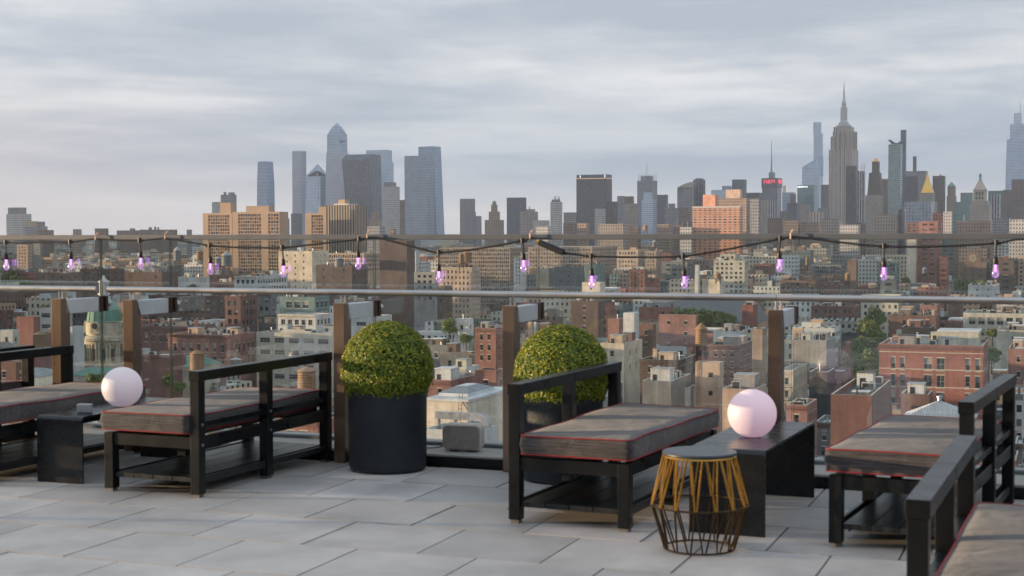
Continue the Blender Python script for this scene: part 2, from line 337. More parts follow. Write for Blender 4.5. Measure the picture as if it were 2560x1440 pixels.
RL(mb.build('top_cap', m_cap, bevel=.005))
mb = MB(); mb.obox(TP((LE + 10.9) / 2, GB, .085), U * ((10.9 - LE) / 2), V * .03, Vector((0, 0, .012)))
RL(mb.build('base_channel', m_cap))
for k, a in enumerate(allposts):
    mb = MB(); wd, dp, hh = .040, .052, 1.045
    # post with its inner top corner cut
    pr = [(-dp, 0), (dp, 0), (dp, hh - .10), (.01, hh), (-dp, hh)]
    mb2 = MB()
    f1 = [TP(a - wd, -.03 + y, z) for y, z in pr]; f2 = [TP(a + wd, -.03 + y, z) for y, z in pr]
    mb.poly(f1[::-1]); mb.poly(f2)
    for i in range(5): mb.quad(f1[i], f1[(i + 1) % 5], f2[(i + 1) % 5], f2[i])
    post = RL(mb.build('post', m_bronze, bevel=.004))
    def PP(o):
        o.parent = post; return o
    mb = MB(); mb.obox(TP(a + .012, .18, hh - .058), U * .028, V * .20, Vector((0, 0, .052))); PP(mb.build('arm', m_arm, bevel=.006))
    mb = MB(); mb.obox(TP(a + .012, GB - .035, hh - .055), U * .036, V * .024, Vector((0, 0, .056))); mb.obox(TP(a + .012, GB + .03, hh - .055), U * .036, V * .018, Vector((0, 0, .056)))
    PP(mb.build('clamp', m_bronze_d, bevel=.004))
    mb = MB(); mb.tube([TP(a + .012, GB + .045, hh - .055), TP(a + .012, GB + .095, hh - .055)], .03, 14); PP(mb.build('bolt', m_steel, smooth=True))
    mb = MB(); mb.tube([TP(a + .0, -.045, hh - .01), TP(a + .0, -.045, 1.10)], .006, 8); mb.tube([TP(a + .03, -.045, hh - .01), TP(a + .03, -.045, 1.10)], .006, 8); PP(mb.build('stanchion', m_steel))
gap = a_of(256, -.045)
for s0, s1 in ((LE, gap - .045), (gap + .045, a_of(1941, -.045) + .0), (a_of(1941, -.045) + .004, 10.9)):
    mb = MB(); mb.tube([TP(s0, -.045, 1.115), TP(s1, -.045, 1.115)], .0205, 20); RL(mb.build('handrail', m_rail, smooth=True))

# string lights -----------------------------------------------------
m_cable = mat('black_rubber', (.012, .012, .013), .5)
m_brass = mat('brass_contact', (.62, .38, .12), .3, metal=.9)
m_bulb = bpy.data.materials.new('bulb_glass'); m_bulb.use_nodes = True; nt = m_bulb.node_tree; nt.nodes.clear(); L = nt.links
o_ = N(nt, 'ShaderNodeOutputMaterial'); ad = N(nt, 'ShaderNodeAddShader'); mxs = N(nt, 'ShaderNodeMixShader'); lw = N(nt, 'ShaderNodeLayerWeight', inp={0: .45})
tr = N(nt, 'ShaderNodeBsdfTransparent', inp={0: (.93, .86, .96, 1)}); gl = N(nt, 'ShaderNodeBsdfGlossy', inp={0: (1, .95, 1, 1), 'Roughness': .08}); em = N(nt, 'ShaderNodeEmission', inp={0: (.75, .42, .95, 1), 1: .07})
L.new(lw.outputs['Facing'], mxs.inputs[0]); L.new(tr.outputs[0], mxs.inputs[1]); L.new(gl.outputs[0], mxs.inputs[2]); L.new(mxs.outputs[0], ad.inputs[0]); L.new(em.outputs[0], ad.inputs[1]); L.new(ad.outputs[0], o_.inputs[0])
m_fil = mat('violet_filament', (.4, .1, .5), .5, emit=(.62, .18, 1.0), es=2.0)
NB = GB - .045
def ong(px, py):                                # point on the plane just inside the glass
    d = ray(px, py); p0 = E0 + V * NB; k = (p0 - C0).dot(V) / d.dot(V); return C0 + d * k
nodes = [(-160, 603), (14, 607), (175, 605), (349, 601), (524, 614), (705.6, 619), (897.5, 598), (1097, 631), (1306, 602), (1478, 640.6), (1708, 640.6), (1951, 597), (2210, 616), (2491, 608), (2700, 612)]
path_px = [(-320, 600), (-160, 603), (14, 607), (90, 606), (175, 605), (210, 600.5), (240, 597.5), (290, 600), (349, 601), (385, 598), (414, 596), (460, 603), (524, 614), (580, 618), (640, 619), (705.6, 619), (800, 609), (897.5, 598), (925, 593), (950, 595), (1010, 611), (1060, 624), (1097, 631), (1180, 624), (1306, 602), (1322, 594), (1336, 596), (1350, 605), (1378, 620), (1414, 632), (1445, 637), (1478, 640.6), (1590, 643), (1708, 640.6), (1830, 621), (1951, 597), (1977, 592), (2010, 594), (2100, 606), (2210, 616), (2350, 616), (2491, 608), (2560, 598), (2700, 612), (2850, 600)]
sl = empty('string_lights', ong(1280, 600)); tag(sl, 'black outdoor light string with violet glowing bulbs clipped along the glass railing', 'string lights')
def SL(o, par=None):
    o.parent = par or sl; o.matrix_parent_inverse = Matrix.Translation(-sl.location); return o
def smooth_path(P, n=4):
    o = []
    for i in range(len(P) - 1):
        p0, p1, p2, p3 = P[max(i - 1, 0)], P[i], P[i + 1], P[min(i + 2, len(P) - 1)]
        for k in range(n):
            t = k / n
            o.append(.5 * ((2 * p1) + (p2 - p0) * t + (2 * p0 - 5 * p1 + 4 * p2 - p3) * t * t + (3 * p1 - p0 - 3 * p2 + p3) * t ** 3))
    return o + [P[-1]]
mb = MB(); mb.tube(smooth_path([ong(*p) for p in path_px]), .0066, 8); SL(mb.build('cable', m_cable, smooth=True))
rr = random.Random(5)
for (px, py) in nodes:
    p = ong(px, py); sw = rr.uniform(-.008, .008)
    mb = MB(); q = p + U * sw + Vector((0, 0, -.085))
    mb.tube([p + Vector((0, 0, .018)), p + Vector((0, 0, -.012))], .013, 10); mb.tube([p - U * .028, p + U * .028], .0095, 8)
    mb.tube([p, p + Vector((sw * .6, 0, -.04)), q], .0055, 8)
    mb.lathe([(.004, .012), (.011, .004), (.0145, -.005), (.0155, -.038), (.0135, -.042), (0, -.042)], 14, q)
    so = SL(mb.build('socket', m_cable, smooth=True))
    mb = MB(); q2 = q + Vector((0, 0, -.042))
    mb.lathe([(.012, 0), (.0135, -.012), (.018, -.034), (.0212, -.05), (.0205, -.062), (.015, -.073), (.007, -.0785), (0, -.0795)], 18, q2)
    bu = SL(mb.build('bulb', m_bulb, smooth=True))
    mb = MB(); mb.lathe([(.0075, 0), (.0075, -.005), (.0045, -.01), (.0045, -.04), (0, -.044)], 10, q2); fo = mb.build('filament', m_fil, smooth=True); fo.parent = bu
# connector
mb = MB(); c0, c1 = ong(1352, 606) - V * .03, ong(1412, 631) - V * .03
dv = (c1 - c0).normalized()
mb.tube([c0, c0 + dv * .012, c0 + dv * .05, c1 - dv * .03, c1], .021, 14); mb.tube([c1 - dv * .002, c1 + dv * .02], .011, 10)
SL(mb.build('connector', m_cable, smooth=True))
mb = MB(); mb.tube([c0 - dv * .018 , c0 + dv * .002], .0165, 12); mb.tube([c0 - dv * .03 + U * .004, c0 - dv * .015], .007, 8)
SL(mb.build('connector_ring', m_brass, smooth=True))
m_tie = mat('clip_tie', (.62, .42, .32), .5)
for px, py in ((240, 592), (414, 590), (919, 587), (1326, 588), (1977, 588)):
    mb = MB(); p = ong(px, py)
    mb.tube([p + Vector((0, 0, -.016)) + V * .02, p + Vector((0, 0, -.02)) - V * .008, p + Vector((0, 0, .012)) - V * .006, p + Vector((0, 0, .026)) + V * .02 + U * .01], .005, 6); mb.tube([p + Vector((0, 0, .012)), p + Vector((0, 0, .034)) + U * .014], .005, 6); SL(mb.build('tie', m_tie, smooth=True))

# planters with clipped box balls -------------------------------------
m_pot = mat('pot_black_resin', (.020, .026, .034), .5, noise=.35, nscale=5, bump=.3, bscale=50, spec=.4)
m_soil = mat('soil', (.03, .022, .015), .95)
m_leaf = bpy.data.materials.new('box_leaf'); m_leaf.use_nodes = True; nt = m_leaf.node_tree; b = nt.nodes['Principled BSDF']; L = nt.links
g = N(nt, 'ShaderNodeNewGeometry'); cr = N(nt, 'ShaderNodeValToRGB'); L.new(g.outputs['Random Per Island'], cr.inputs[0])
cr.color_ramp.elements[0].color = (.035, .095, .013, 1); cr.color_ramp.elements[1].color = (.50, .46, .03, 1); e = cr.color_ramp.elements.new(.52); e.color = (.10, .20, .018, 1)
L.new(cr.outputs[0], b.inputs['Base Color']); b.inputs['Roughness'].default_value = .42; b.inputs['Transmission Weight'].default_value = 0
trl = N(nt, 'ShaderNodeBsdfTranslucent', inp={0: (.55, .45, .03, 1)}); mxs = N(nt, 'ShaderNodeMixShader', inp={0: .25}); L.new(b.outputs[0], mxs.inputs[1]); L.new(trl.outputs[0], mxs.inputs[2]); L.new(mxs.outputs[0], nt.nodes['Material Output'].inputs[0])
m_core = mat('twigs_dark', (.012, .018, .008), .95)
def leafball(rx, rz, n, seed, size=.011):
    r = random.Random(seed); mb = MB()
    for i in range(n):
        z = r.uniform(-.95, 1); a = r.uniform(0, 2 * math.pi); s = math.sqrt(1 - z * z)
        d = Vector((s * math.cos(a), s * math.sin(a), z))
        lump = 1 + .012 * math.sin(9 * a + 8 * z) * math.sin(11 * z - 4 * a) + .012 * math.sin(19 * z + 5 * a)
        k = lump * (1 - abs(r.gauss(0, .06))) + r.uniform(0, .015) + (r.uniform(.01, .06) if r.random() < .03 else 0)
        p = Vector((d.x * rx, d.y * rx, d.z * rz)) * k
        nrm = (d + Vector((r.gauss(0, .26), r.gauss(0, .26), r.gauss(.05, .26)))).normalized()
        t1 = nrm.orthogonal().normalized(); an = r.uniform(0, 6.28); t1 = (t1 * math.cos(an) + nrm.cross(t1) * math.sin(an)); t2 = nrm.cross(t1)
        h = size * r.uniform(.7, 1.25); wd = h * .62
        i0 = len(mb.v); mb.v += [tuple(p - t1 * h), tuple(p - t2 * wd + nrm * .002), tuple(p + t1 * h), tuple(p + t2 * wd + nrm * .002)]
        mb.f.append((i0, i0 + 1, i0 + 2, i0 + 3)); mb.m.append(0); mb.uv += [(0, 0)] * 4
    return mb
ball_mesh = None
def planter(px, py_front, label, seed):
    global ball_mesh
    c = Vector(((px - 1280) / F * py_front, py_front, TZ))
    o = empty('potted_boxwood', c, seed * 1.3); tag(o, label, 'potted shrub', 'clipped round shrubs in black pots')
    mb = MB(); mb.lathe([(0, .004), (.225, .004), (.238, .01), (.247, .04), (.250, .49), (.252, .497), (.252, .505), (.240, .505), (.238, .46)], 64)
    mb.build('pot', m_pot, o, smooth=True)
    mb = MB(); mb.lathe([(0, .462), (.238, .462)], 32); mb.build('soil', m_soil, o)
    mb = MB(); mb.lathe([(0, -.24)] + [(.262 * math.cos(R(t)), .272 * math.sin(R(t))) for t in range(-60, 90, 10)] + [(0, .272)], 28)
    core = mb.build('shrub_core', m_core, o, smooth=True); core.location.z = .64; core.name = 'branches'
    if ball_mesh is None:
        f = leafball(.290, .300, 26000, 11, .0088).build('foliage', m_leaf, o); ball_mesh = f.data
    else:
        f = bpy.data.objects.new('foliage', ball_mesh); COL.objects.link(f); f.parent = o
    f.location.z = .64
    return o
planter(967, 9.57, 'round clipped shrub in a black pot standing free between the two middle daybeds', 0)
planter(1405, 9.17, 'round clipped shrub in a black pot behind the backrest of the middle daybed', 1)

# daybeds ------------------------------------------------------------
m_fab = bpy.data.materials.new('grey_outdoor_fabric'); m_fab.use_nodes = True; nt = m_fab.node_tree; b = nt.nodes['Principled BSDF']; L = nt.links
tc = N(nt, 'ShaderNodeTexCoord'); mp = N(nt, 'ShaderNodeMapping'); mp.inputs['Scale'].default_value = (4, 85, 85); L.new(tc.outputs['Object'], mp.inputs[0])
n1 = N(nt, 'ShaderNodeTexNoise', inp={'Scale': 1.3, 'Detail': 6, 'Roughness': .7}); L.new(mp.outputs[0], n1.inputs[0])
n2 = N(nt, 'ShaderNodeTexNoise', inp={'Scale': 3.2, 'Detail': 3}); L.new(tc.outputs['Object'], n2.inputs[0])
ad = N(nt, 'ShaderNodeMath', operation='MULTIPLY_ADD', inp={1: .35}); L.new(n2.outputs[0], ad.inputs[0]); L.new(n1.outputs[0], ad.inputs[2])
cr = N(nt, 'ShaderNodeValToRGB'); L.new(ad.outputs[0], cr.inputs[0]); cr.color_ramp.elements[0].position = .57; cr.color_ramp.elements[0].color = (.020, .019, .023, 1); cr.color_ramp.elements[1].position = .84; cr.color_ramp.elements[1].color = (.105, .09, .092, 1)
L.new(cr.outputs[0], b.inputs['Base Color']); b.inputs['Roughness'].default_value = .85; b.inputs['Sheen Weight'].default_value = .25
bp = N(nt, 'ShaderNodeBump', inp={0: .35, 1: .01}); L.new(n1.outputs[0], bp.inputs['Height'])
n3 = N(nt, 'ShaderNodeTexNoise', inp={'Scale': 5.5, 'Detail': 3, 'Distortion': .6}); L.new(tc.outputs['Object'], n3.inputs[0])
bp2 = N(nt, 'ShaderNodeBump', inp={0: .28, 1: .05}); L.new(n3.outputs[0], bp2.inputs['Height']); L.new(bp.outputs[0], bp2.inputs['Normal']); L.new(bp2.outputs[0], b.inputs['Normal'])
m_pipe = mat('red_piping', (.27, .014, .018), .6)
m_wood_b = mat('black_stained_slats', (.014, .016, .017), .36, noise=.5, nscale=3, stretch=(12, 1, 1), spec=.4)
m_foot = mat('worn_foot_pad', (.13, .125, .12), .6)
LW, LL = .60, 1.44
def daybed(loc, rz, side, label, seed=0):
    """side -1: backrail on the left, +1: on the right (seen from the near end)"""
    o = empty('daybed', loc, -R(rz)); tag(o, label, 'daybed', 'black daybeds with grey red-piped cushions')
    r = random.Random(seed)
    xr = 0 if side < 0 else LW; xo = LW - xr
    hw = .031
    for y in (0, LL / 2, LL):
        mb = MB(); mb.box(xr - hw, xr + hw, y - hw, y + hw, .018, .665); bp_ = mb.build('rail_leg', m_black, o, bevel=.004)
        mb = MB(); mb.box(xr - .022, xr + .022, y - .022, y + .022, 0, .02); mb.build('foot', m_foot, bp_)
        mb = MB(); mb.box(xo - hw, xo + hw, y - hw, y + hw, .018, .345); lg = mb.build('leg', m_black, o, bevel=.004)
        mb = MB(); mb.box(xo - .022, xo + .022, y - .022, y + .022, 0, .02); mb.build('foot', m_foot, lg)
    mb = MB(); mb.box(xr - .036, xr + .036, -.034, LL / 2 - .002, .665, .722); mb.box(xr - .036, xr + .036, LL / 2 + .002, LL + .034, .665, .722); mb.build('top_rail', m_black, o, bevel=.004)
    mb = MB()
    sg = 1 if side < 0 else -1
    mb.box(hw + .001, LW - hw - .001, -.02, .02, .275, .343); mb.box(hw + .001, LW - hw - .001, LL - .02, LL + .02, .275, .343)
    for x in (0, LW):
        for y in (0, LL / 2): mb.box(x - .02, x + .02, y + hw + .001, y + LL / 2 - hw - .001, .275, .343)
    mb.build('seat_frame', m_black, o, bevel=.003)
    mb = MB(); mb.box(xr - .018 , xr + .018, hw + .001, LL / 2 - hw - .001, .40, .43); mb.box(xr - .018, xr + .018, LL / 2 + hw + .001, LL - hw - .001, .40, .43); mb.build('side_bar', m_black, o, bevel=.003)
    for yb_ in (0, LL / 2):
        for zb_ in (.30, .415):
            mb = MB(); mb.tube([(xr + sg * -.031, yb_, zb_), (xr + sg * -.037, yb_, zb_)], .009, 8); mb.build('bolt', m_steel, o)
    mb = MB(); nsl = 9
    for i in range(nsl):
        y0 = .035 + i * (LL - .07) / nsl; mb.box(.034, LW - .034, y0, y0 + (LL - .07) / nsl - .014, .349, .362)
    mb.build('seat_slats', m_wood_b, o)
    mb = MB(); n = 4
    for i in range(n):
        x0 = .0335 + i * (LW - .067) / n; mb.box(x0, x0 + (LW - .067) / n - .005, -.01, LL + .01, .085, .112)
    mb.box(-.015, .0, hw + .002, LL / 2 - hw - .002, .075, .113); mb.box(LW, LW + .015, hw + .002, LL / 2 - hw - .002, .075, .113); mb.box(-.015, .0, LL / 2 + hw + .002, LL - hw - .002, .075, .113); mb.box(LW, LW + .015, LL / 2 + hw + .002, LL - hw - .002, .075, .113)
    mb.build('lower_shelf', m_wood_b, o, bevel=.002)
    # cushion: rounded box, slightly puffed and uneven
    x0, x1, y0, y1, z0, z1 = (.04, LW + .045, -.045, LL + .03, .364, .466) if side < 0 else (-.045, LW - .04, -.045, LL + .03, .364, .466)
    def rr_(rad, inset, seg=5):
        pts = []
        for cx, cy, a0 in ((x1 - rad, y1 - rad, 0), (x0 + rad, y1 - rad, 90), (x0 + rad, y0 + rad, 180), (x1 - rad, y0 + rad, 270)):
            for k in range(seg + 1):
                a = R(a0 + 90 * k / seg); pts.append((cx + (rad) * math.cos(a), cy + (rad) * math.sin(a)))
        if inset:
            cx, cy = (x0 + x1) / 2, (y0 + y1) / 2
            pts = [(p[0] - inset * (1 if p[0] > cx else -1) * min(1, abs(p[0] - cx) / .1), p[1] - inset * (1 if p[1] > cy else -1) * min(1, abs(p[1] - cy) / .1)) for p in pts]
        return pts
    def dens(pts, m=8):
        o2 = []
        for i in range(len(pts)):
            a, c = pts[i], pts[(i + 1) % len(pts)]; l = math.hypot(c[0] - a[0], c[1] - a[1]); k = max(1, int(l / .06))
            for q in range(k): o2.append((a[0] + (c[0] - a[0]) * q / k, a[1] + (c[1] - a[1]) * q / k))
        return o2
    base = dens(rr_(.035, 0)); cx, cy = (x0 + x1) / 2, (y0 + y1) / 2
    wob = lambda x, y: .006 * math.sin(3.1 * y + seed) * math.sin(4 * x + 2 * seed) + .003 * math.sin(9 * y + seed * 3)
    rings = []
    for (s, z, bulge) in ((.80, z0, 0), (1, z0 + .002, 0), (1, z0 + .012, .004), (1, (z0 + z1) / 2, .010), (1, z1 - .012, .005), (1, z1 - .001, 0), (.93, z1 + .004, 0), (.8, z1 + .006, 0), (.5, z1 + .007, 0), (.2, z1 + .007, 0)):
        ring = []
        for (x, y) in base:
            nx, ny = (x - cx), (y - cy); l = math.hypot(nx / (x1 - x0), ny / (y1 - y0)) or 1
            ox = bulge * (1 if nx > 0 else -1) * (abs(nx) > (x1 - x0) / 2 - .03); oy = bulge * (1 if ny > 0 else -1) * (abs(ny) > (y1 - y0) / 2 - .03)
            X = cx + nx * (1 - (1 - s) * (1 if s < 1 else 0)) + ox; Y = cy + ny * (1 - (1 - s) * .9 * (1 if s < 1 else 0)) + oy
            ring.append((X, Y, z + (wob(X, Y) if z > z0 + .03 else 0)))
        rings.append(ring)
    mb = MB(); n = len(base)
    for a, c in zip(rings, rings[1:]):
        for k in range(n): mb.quad(a[k], a[(k + 1) % n], c[(k + 1) % n], c[k])
    mb.poly(rings[-1]); mb.poly(rings[0][::-1])
    cu = mb.build('cushion', m_fab, o, smooth=True)
    for zi in (5, 1):
        mb = MB(); loop = [Vector(p) + Vector(((.004 if p[0] > cx else -.004), (.004 if p[1] > cy else -.004), 0)) for p in rings[zi]]; mb.tube(loop + loop[:2], .0036, 6); mb.build('piping', m_pipe, cu, smooth=True)
    return o
daybed((-4.50, 9.45, TZ), 23, +1, 'daybed at the far left edge of the terrace, backrail set against its neighbour', 1)
daybed((-3.67, 9.20, TZ), 23, -1, 'left daybed behind the low black table with the small clear block on it', 2)
daybed((-2.34, 8.79, TZ), 23, +1, 'daybed between the left table and the free standing potted shrub', 3)
daybed((.02, 7.79, TZ), 24.5, -1, 'middle daybed in front of the second potted shrub', 4)
daybed((1.548, 7.18, TZ), 25.5, +1, 'right daybed with backrail turned away, beside the table with the pink globe', 5)
daybed((1.19, 4.40, TZ), 22, -1, 'closest daybed, cut off by the bottom right corner of the photo', 6)

# bent-plate tables ----------------------------------------------------
def bent_table(loc, rz, w_, l_, h_, label):
    o = empty('low_table', loc, -R(rz)); tag(o, label, 'table', 'black waterfall tables between the daybeds')
    rad, th, sg = .03, .012, 6
    def prof(off):
        r_ = rad - off; P = [(off, 0), (off, h_ - rad)]
        for k in range(1, sg + 1): a = R(180 - 90 * k / sg); P.append((rad + r_ * math.cos(a), h_ - rad + r_ * math.sin(a)))
        for k in range(0, sg + 1): a = R(90 - 90 * k / sg); P.append((l_ - rad + r_ * math.cos(a), h_ - rad + r_ * math.sin(a)))
        P.append((l_ - off, 0)); return P
    A, B = prof(0), prof(th)
    groups = {'end_panel': (0, 1 + sg // 2), 'tabletop': (1 + sg // 2, len(A) - 2 - sg // 2), 'end_panel.001': (len(A) - 2 - sg // 2, len(A) - 1)}
    for nm, (i0, i1) in groups.items():
        mb = MB()
        for i in range(i0, i1):
            a, b_, c, d = A[i], A[i + 1], B[i + 1], B[i]
            mb.quad((0, a[0], a[1]), (w_, a[0], a[1]), (w_, b_[0], b_[1]), (0, b_[0], b_[1]))
            mb.quad((0, c[0], c[1]), (w_, c[0], c[1]), (w_, d[0], d[1]), (0, d[0], d[1]))
            mb.quad((0, a[0], a[1]), (0, b_[0], b_[1]), (0, c[0], c[1]), (0, d[0], d[1]))
            mb.quad((w_, d[0], d[1]), (w_, c[0], c[1]), (w_, b_[0], b_[1]), (w_, a[0], a[1]))
        mb.build(nm.split('.')[0], m_blacktable, o, smooth=True)
    return o
bent_table((-2.88, 9.12, TZ), 20, .325, 1.1, .405, 'black bent-plate table between the two left daybeds, holding the lilac globe')
bent_table((.885, 7.53, TZ), 22.6, .385, 1.22, .428, 'black bent-plate table holding the pink globe beside the wire stool')
mb = MB(); mb.box(-.045, .045, -.02, .02, 0, .052); o = mb.build('block_holder', mat('clear_block', (.30, .33, .36), .12, spec=.8), bevel=.004)
p = atz(212, 1031, TZ + .4065); o.location = p; o.rotation_euler = (0, 0, -R(8)); tag(o, 'small clear block standing on the left black table', 'table sign')

# glowing globes
def globe(c, r_, emitc, es, label):
    m = bpy.data.materials.new('glowing_plastic'); m.use_nodes = True; b = m.node_tree.nodes['Principled BSDF']
    b.inputs['Base Color'].default_value = (.52, .49, .50, 1); b.inputs['Roughness'].default_value = .45
    b.inputs['Emission Color'].default_value = (*emitc, 1); b.inputs['Emission Strength'].default_value = es
    mb = MB(); pr = [(0, -.94 * r_), (.34 * r_, -.94 * r_)] + [(r_ * math.cos(R(t)), r_ * math.sin(R(t))) for t in range(-70, 90, 5)] + [(0, r_)]
    mb.lathe(pr, 48); o = mb.build('globe_lamp', m, smooth=True); o.location = c; tag(o, label, 'globe lamp', 'glowing globe lamps on the black tables')
    mb = MB(); mb.lathe([(0, -.945 * r_), (.36 * r_, -.945 * r_), (.37 * r_, -.90 * r_), (.36 * r_, -.89 * r_)], 32); mb.build('base', mat('lamp_base', (.35, .33, .34), .5), o, smooth=True)
    return o
gp = atz(306, 1016, TZ + .405); rg = .128
globe(Vector((gp.x, gp.y, TZ + .407 + .94 * rg)), rg, (.80, .66, .78), .13, 'lilac white globe lamp on the left table')
gp = atz(1880, 1092, TZ + .428)
globe(Vector((gp.x, gp.y, TZ + .430 + .94 * rg)), rg, (.95, .58, .76), .17, 'pink globe lamp on the right table')

# wire stool -----------------------------------------------------------
o = empty('wire_stool', (.885, 7.12, TZ)); tag(o, 'round wire drum stool with gold rods and a flat dark seat', 'stool')
m_gold = mat('gold_wire', (.60, .34, .08), .28, metal=.9, noise=.1, nscale=9)
m_shadewire = mat('shaded_gold_wire', (.06, .038, .016), .35, metal=.85)  # gold wire with shade put into its colour, for lower rods and rings
mb = MB(); mb.lathe([(0, .452), (.172, .452), (.176, .455), (.176, .463), (.172, .467), (0, .467)], 56); mb.build('seat', mat('stool_seat', (.045, .055, .065), .34, spec=.5, noise=.1, nscale=6), o, smooth=True)
ring = lambda rad, z, n=48: [(rad * math.cos(2 * math.pi * k / n), rad * math.sin(2 * math.pi * k / n), z) for k in range(n + 2)]
for rad, z, mm in ((.170, .446, m_gold), (.229, .215, m_shadewire), (.166, .008, m_shadewire)):
    mb = MB(); mb.tube(ring(rad, z), .0048, 8, cap=False); mb.build('ring', mm, o, smooth=True)
mbt = MB(); mbb = MB(); n = 15
for k in range(n):
    a = 2 * math.pi * k / n + .12; st = 2 * math.pi / n
    pol = lambda rad, t, z: (rad * math.cos(t), rad * math.sin(t), z)
    for s in (-1, 1):
        mbt.tube([pol(.170, a + s * .06, .446), pol(.229, a + s * st * .46, .215)], .0048, 6)
        mbb.tube([pol(.229, a + s * st * .46, .215), pol(.166, a + s * .04, .008)], .0042, 6)
mbt.build('upper_rods', m_gold, o, smooth=True); mbb.build('lower_rods', m_shadewire, o, smooth=True)

# speaker on the ledge ---------------------------------------------------
p = TP(a_of(1152, .16), .16, .078); o = empty('portable_speaker', p, -TR + R(6)); tag(o, 'small rounded speaker with grey cloth front lying on the stone ledge', 'speaker')
def rbox(wd, hh, rad, y0, y1, yin, seg=6):
    mb = MB()
    def rp(ins, y):
        P = []
        for cx, cz, a0 in ((wd / 2 - rad, hh - rad, 0), (-wd / 2 + rad, hh - rad, 90), (-wd / 2 + rad, rad, 180), (wd / 2 - rad, rad, 270)):
            for k in range(seg + 1): a = R(a0 + 90 * k / seg); P.append((cx + (rad - ins) * math.cos(a), y, cz + (rad - ins) * math.sin(a)))
        return P
    rg_ = [rp(yin, y0), rp(0, y0 + yin), rp(0, y1 - yin), rp(yin, y1)]; n = len(rg_[0])
    for a, c in zip(rg_, rg_[1:]):
        for k in range(n): mb.quad(a[(k + 1) % n], a[k], c[k], c[(k + 1) % n])
    mb.poly(rg_[0]); mb.poly(rg_[-1][::-1]); return mb
b_ = rbox(.265, .172, .04, 0, .10, .012).build('body', mat('speaker_shell', (.62, .58, .56), .5), o, smooth=True); b_.location.z = .008
g_ = rbox(.245, .152, .034, -.012, .004, .004).build('grille', mat('speaker_cloth', (.32, .29, .27), .9, noise=.2, nscale=30, bump=.5, bscale=300), o, smooth=True); g_.location.z = .018
for fx in (-.09, .03):
    mb = MB(); mb.box(fx, fx + .06, .02, .08, 0, .009); mb.build('rubber_foot', m_cable, o)
mb = MB(); mb.tube(smooth_path([Vector(q) for q in ((-.12, .07, .03), (-.20, .08, .008), (-.34, .06, .006), (-.5, .10, .006))]), .004, 6); mb.build('power_cable', m_cable, o, smooth=True)

# side railing where the terrace ends on the left, and an unseen wall added for dark reflections
sr = empty('side_railing', TP(LE, GB, .075)); tag(sr, 'glass side railing closing the left end of the terrace', 'railing')
for k in range(4):
    mb = MB(); mb.obox(TP(LE - .03, GB - 1.0 - k * 2.0, .775), U * .007, V * .985, Vector((0, 0, .70))); q = mb.build('glass_panel', m_glass); q.parent = sr; q.matrix_parent_inverse = Matrix.Translation(-sr.location)
    mb = MB(); mb.obox(TP(LE - .03, GB - 2.0 - k * 2.0, .60), U * .035, V * .03, Vector((0, 0, .60))); q = mb.build('post', m_bronze, bevel=.004); q.parent = sr; q.matrix_parent_inverse = Matrix.Translation(-sr.location)
mb = MB(); mb.obox(TP(LE - .03, GB - 4.0, 1.473), U * .019, V * 4.0, Vector((0, 0, .021))); q = mb.build('top_cap', m_cap, bevel=.005); q.parent = sr; q.matrix_parent_inverse = Matrix.Translation(-sr.location)
mb = MB(); mb.obox(TP(-.5, -12.5, 2.6), U * 11.5, V * .2, Vector((0, 0, 2.62)))
tag(mb.build('reflection_wall', mat('dark_render', (.10, .085, .075), .8, noise=.2, nscale=1.5)), 'unseen dark wall added behind the viewer to darken reflections', kind='structure')
# ================================================================ CITY BLOCKS
STY = {'t': (2.5, .95, 1.75, 3.3, 1.9), 'l': (2.9, 1.75, 2.1, 4.0, 2.0), 'a': (3.3, 1.7, 1.5, 3.0, 1.6), 'f': (6.5, 1.1, 1.5, 4.2, 2.2), 's': (5.6, 3.9, 1.5, 4.0, 1.9),
       'g': (1.9, 1.25, 2.3, 3.4, 1.2), 'b': (3.6, 2.5, 2.6, 4.6, 1.8), 'r': (3.1, 1.3, 2.9, 4.3, 3.2)}
_win = {}
def window_mesh(w_, h_, var, ac=False):
    key = (w_, h_, var, ac)
    if key in _win: return _win[key]
    mb = MB(); f = .07
    mb.box(-w_ / 2, -w_ / 2 + f, -.03, .04, -h_ / 2, h_ / 2, 0); mb.box(w_ / 2 - f, w_ / 2, -.03, .04, -h_ / 2, h_ / 2, 0)
    mb.box(-w_ / 2 + f, w_ / 2 - f, -.03, .04, h_ / 2 - f, h_ / 2, 0); mb.box(-w_ / 2 + f, w_ / 2 - f, -.03, .04, -h_ / 2, -h_ / 2 + f, 0)
    mb.box(-w_ / 2 + f, w_ / 2 - f, -.02, .03, -.035, .035, 0)
    nb = int(w_ // 1.3)
    for k in range(nb):
        x = -w_ / 2 + w_ * (k + 1) / (nb + 1); mb.box(x - .03, x + .03, -.025, .03, -h_ / 2 + f, h_ / 2 - f, 0)
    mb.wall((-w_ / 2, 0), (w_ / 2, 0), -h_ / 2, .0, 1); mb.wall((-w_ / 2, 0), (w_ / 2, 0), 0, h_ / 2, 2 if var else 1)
    if ac: mb.box(-.32, .32, -.42, -.035, -h_ / 2 + .08, -h_ / 2 + .48, 0)
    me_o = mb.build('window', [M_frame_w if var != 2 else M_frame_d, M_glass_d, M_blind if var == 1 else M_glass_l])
    me = me_o.data; bpy.data.objects.remove(me_o); _win[key] = me; return me

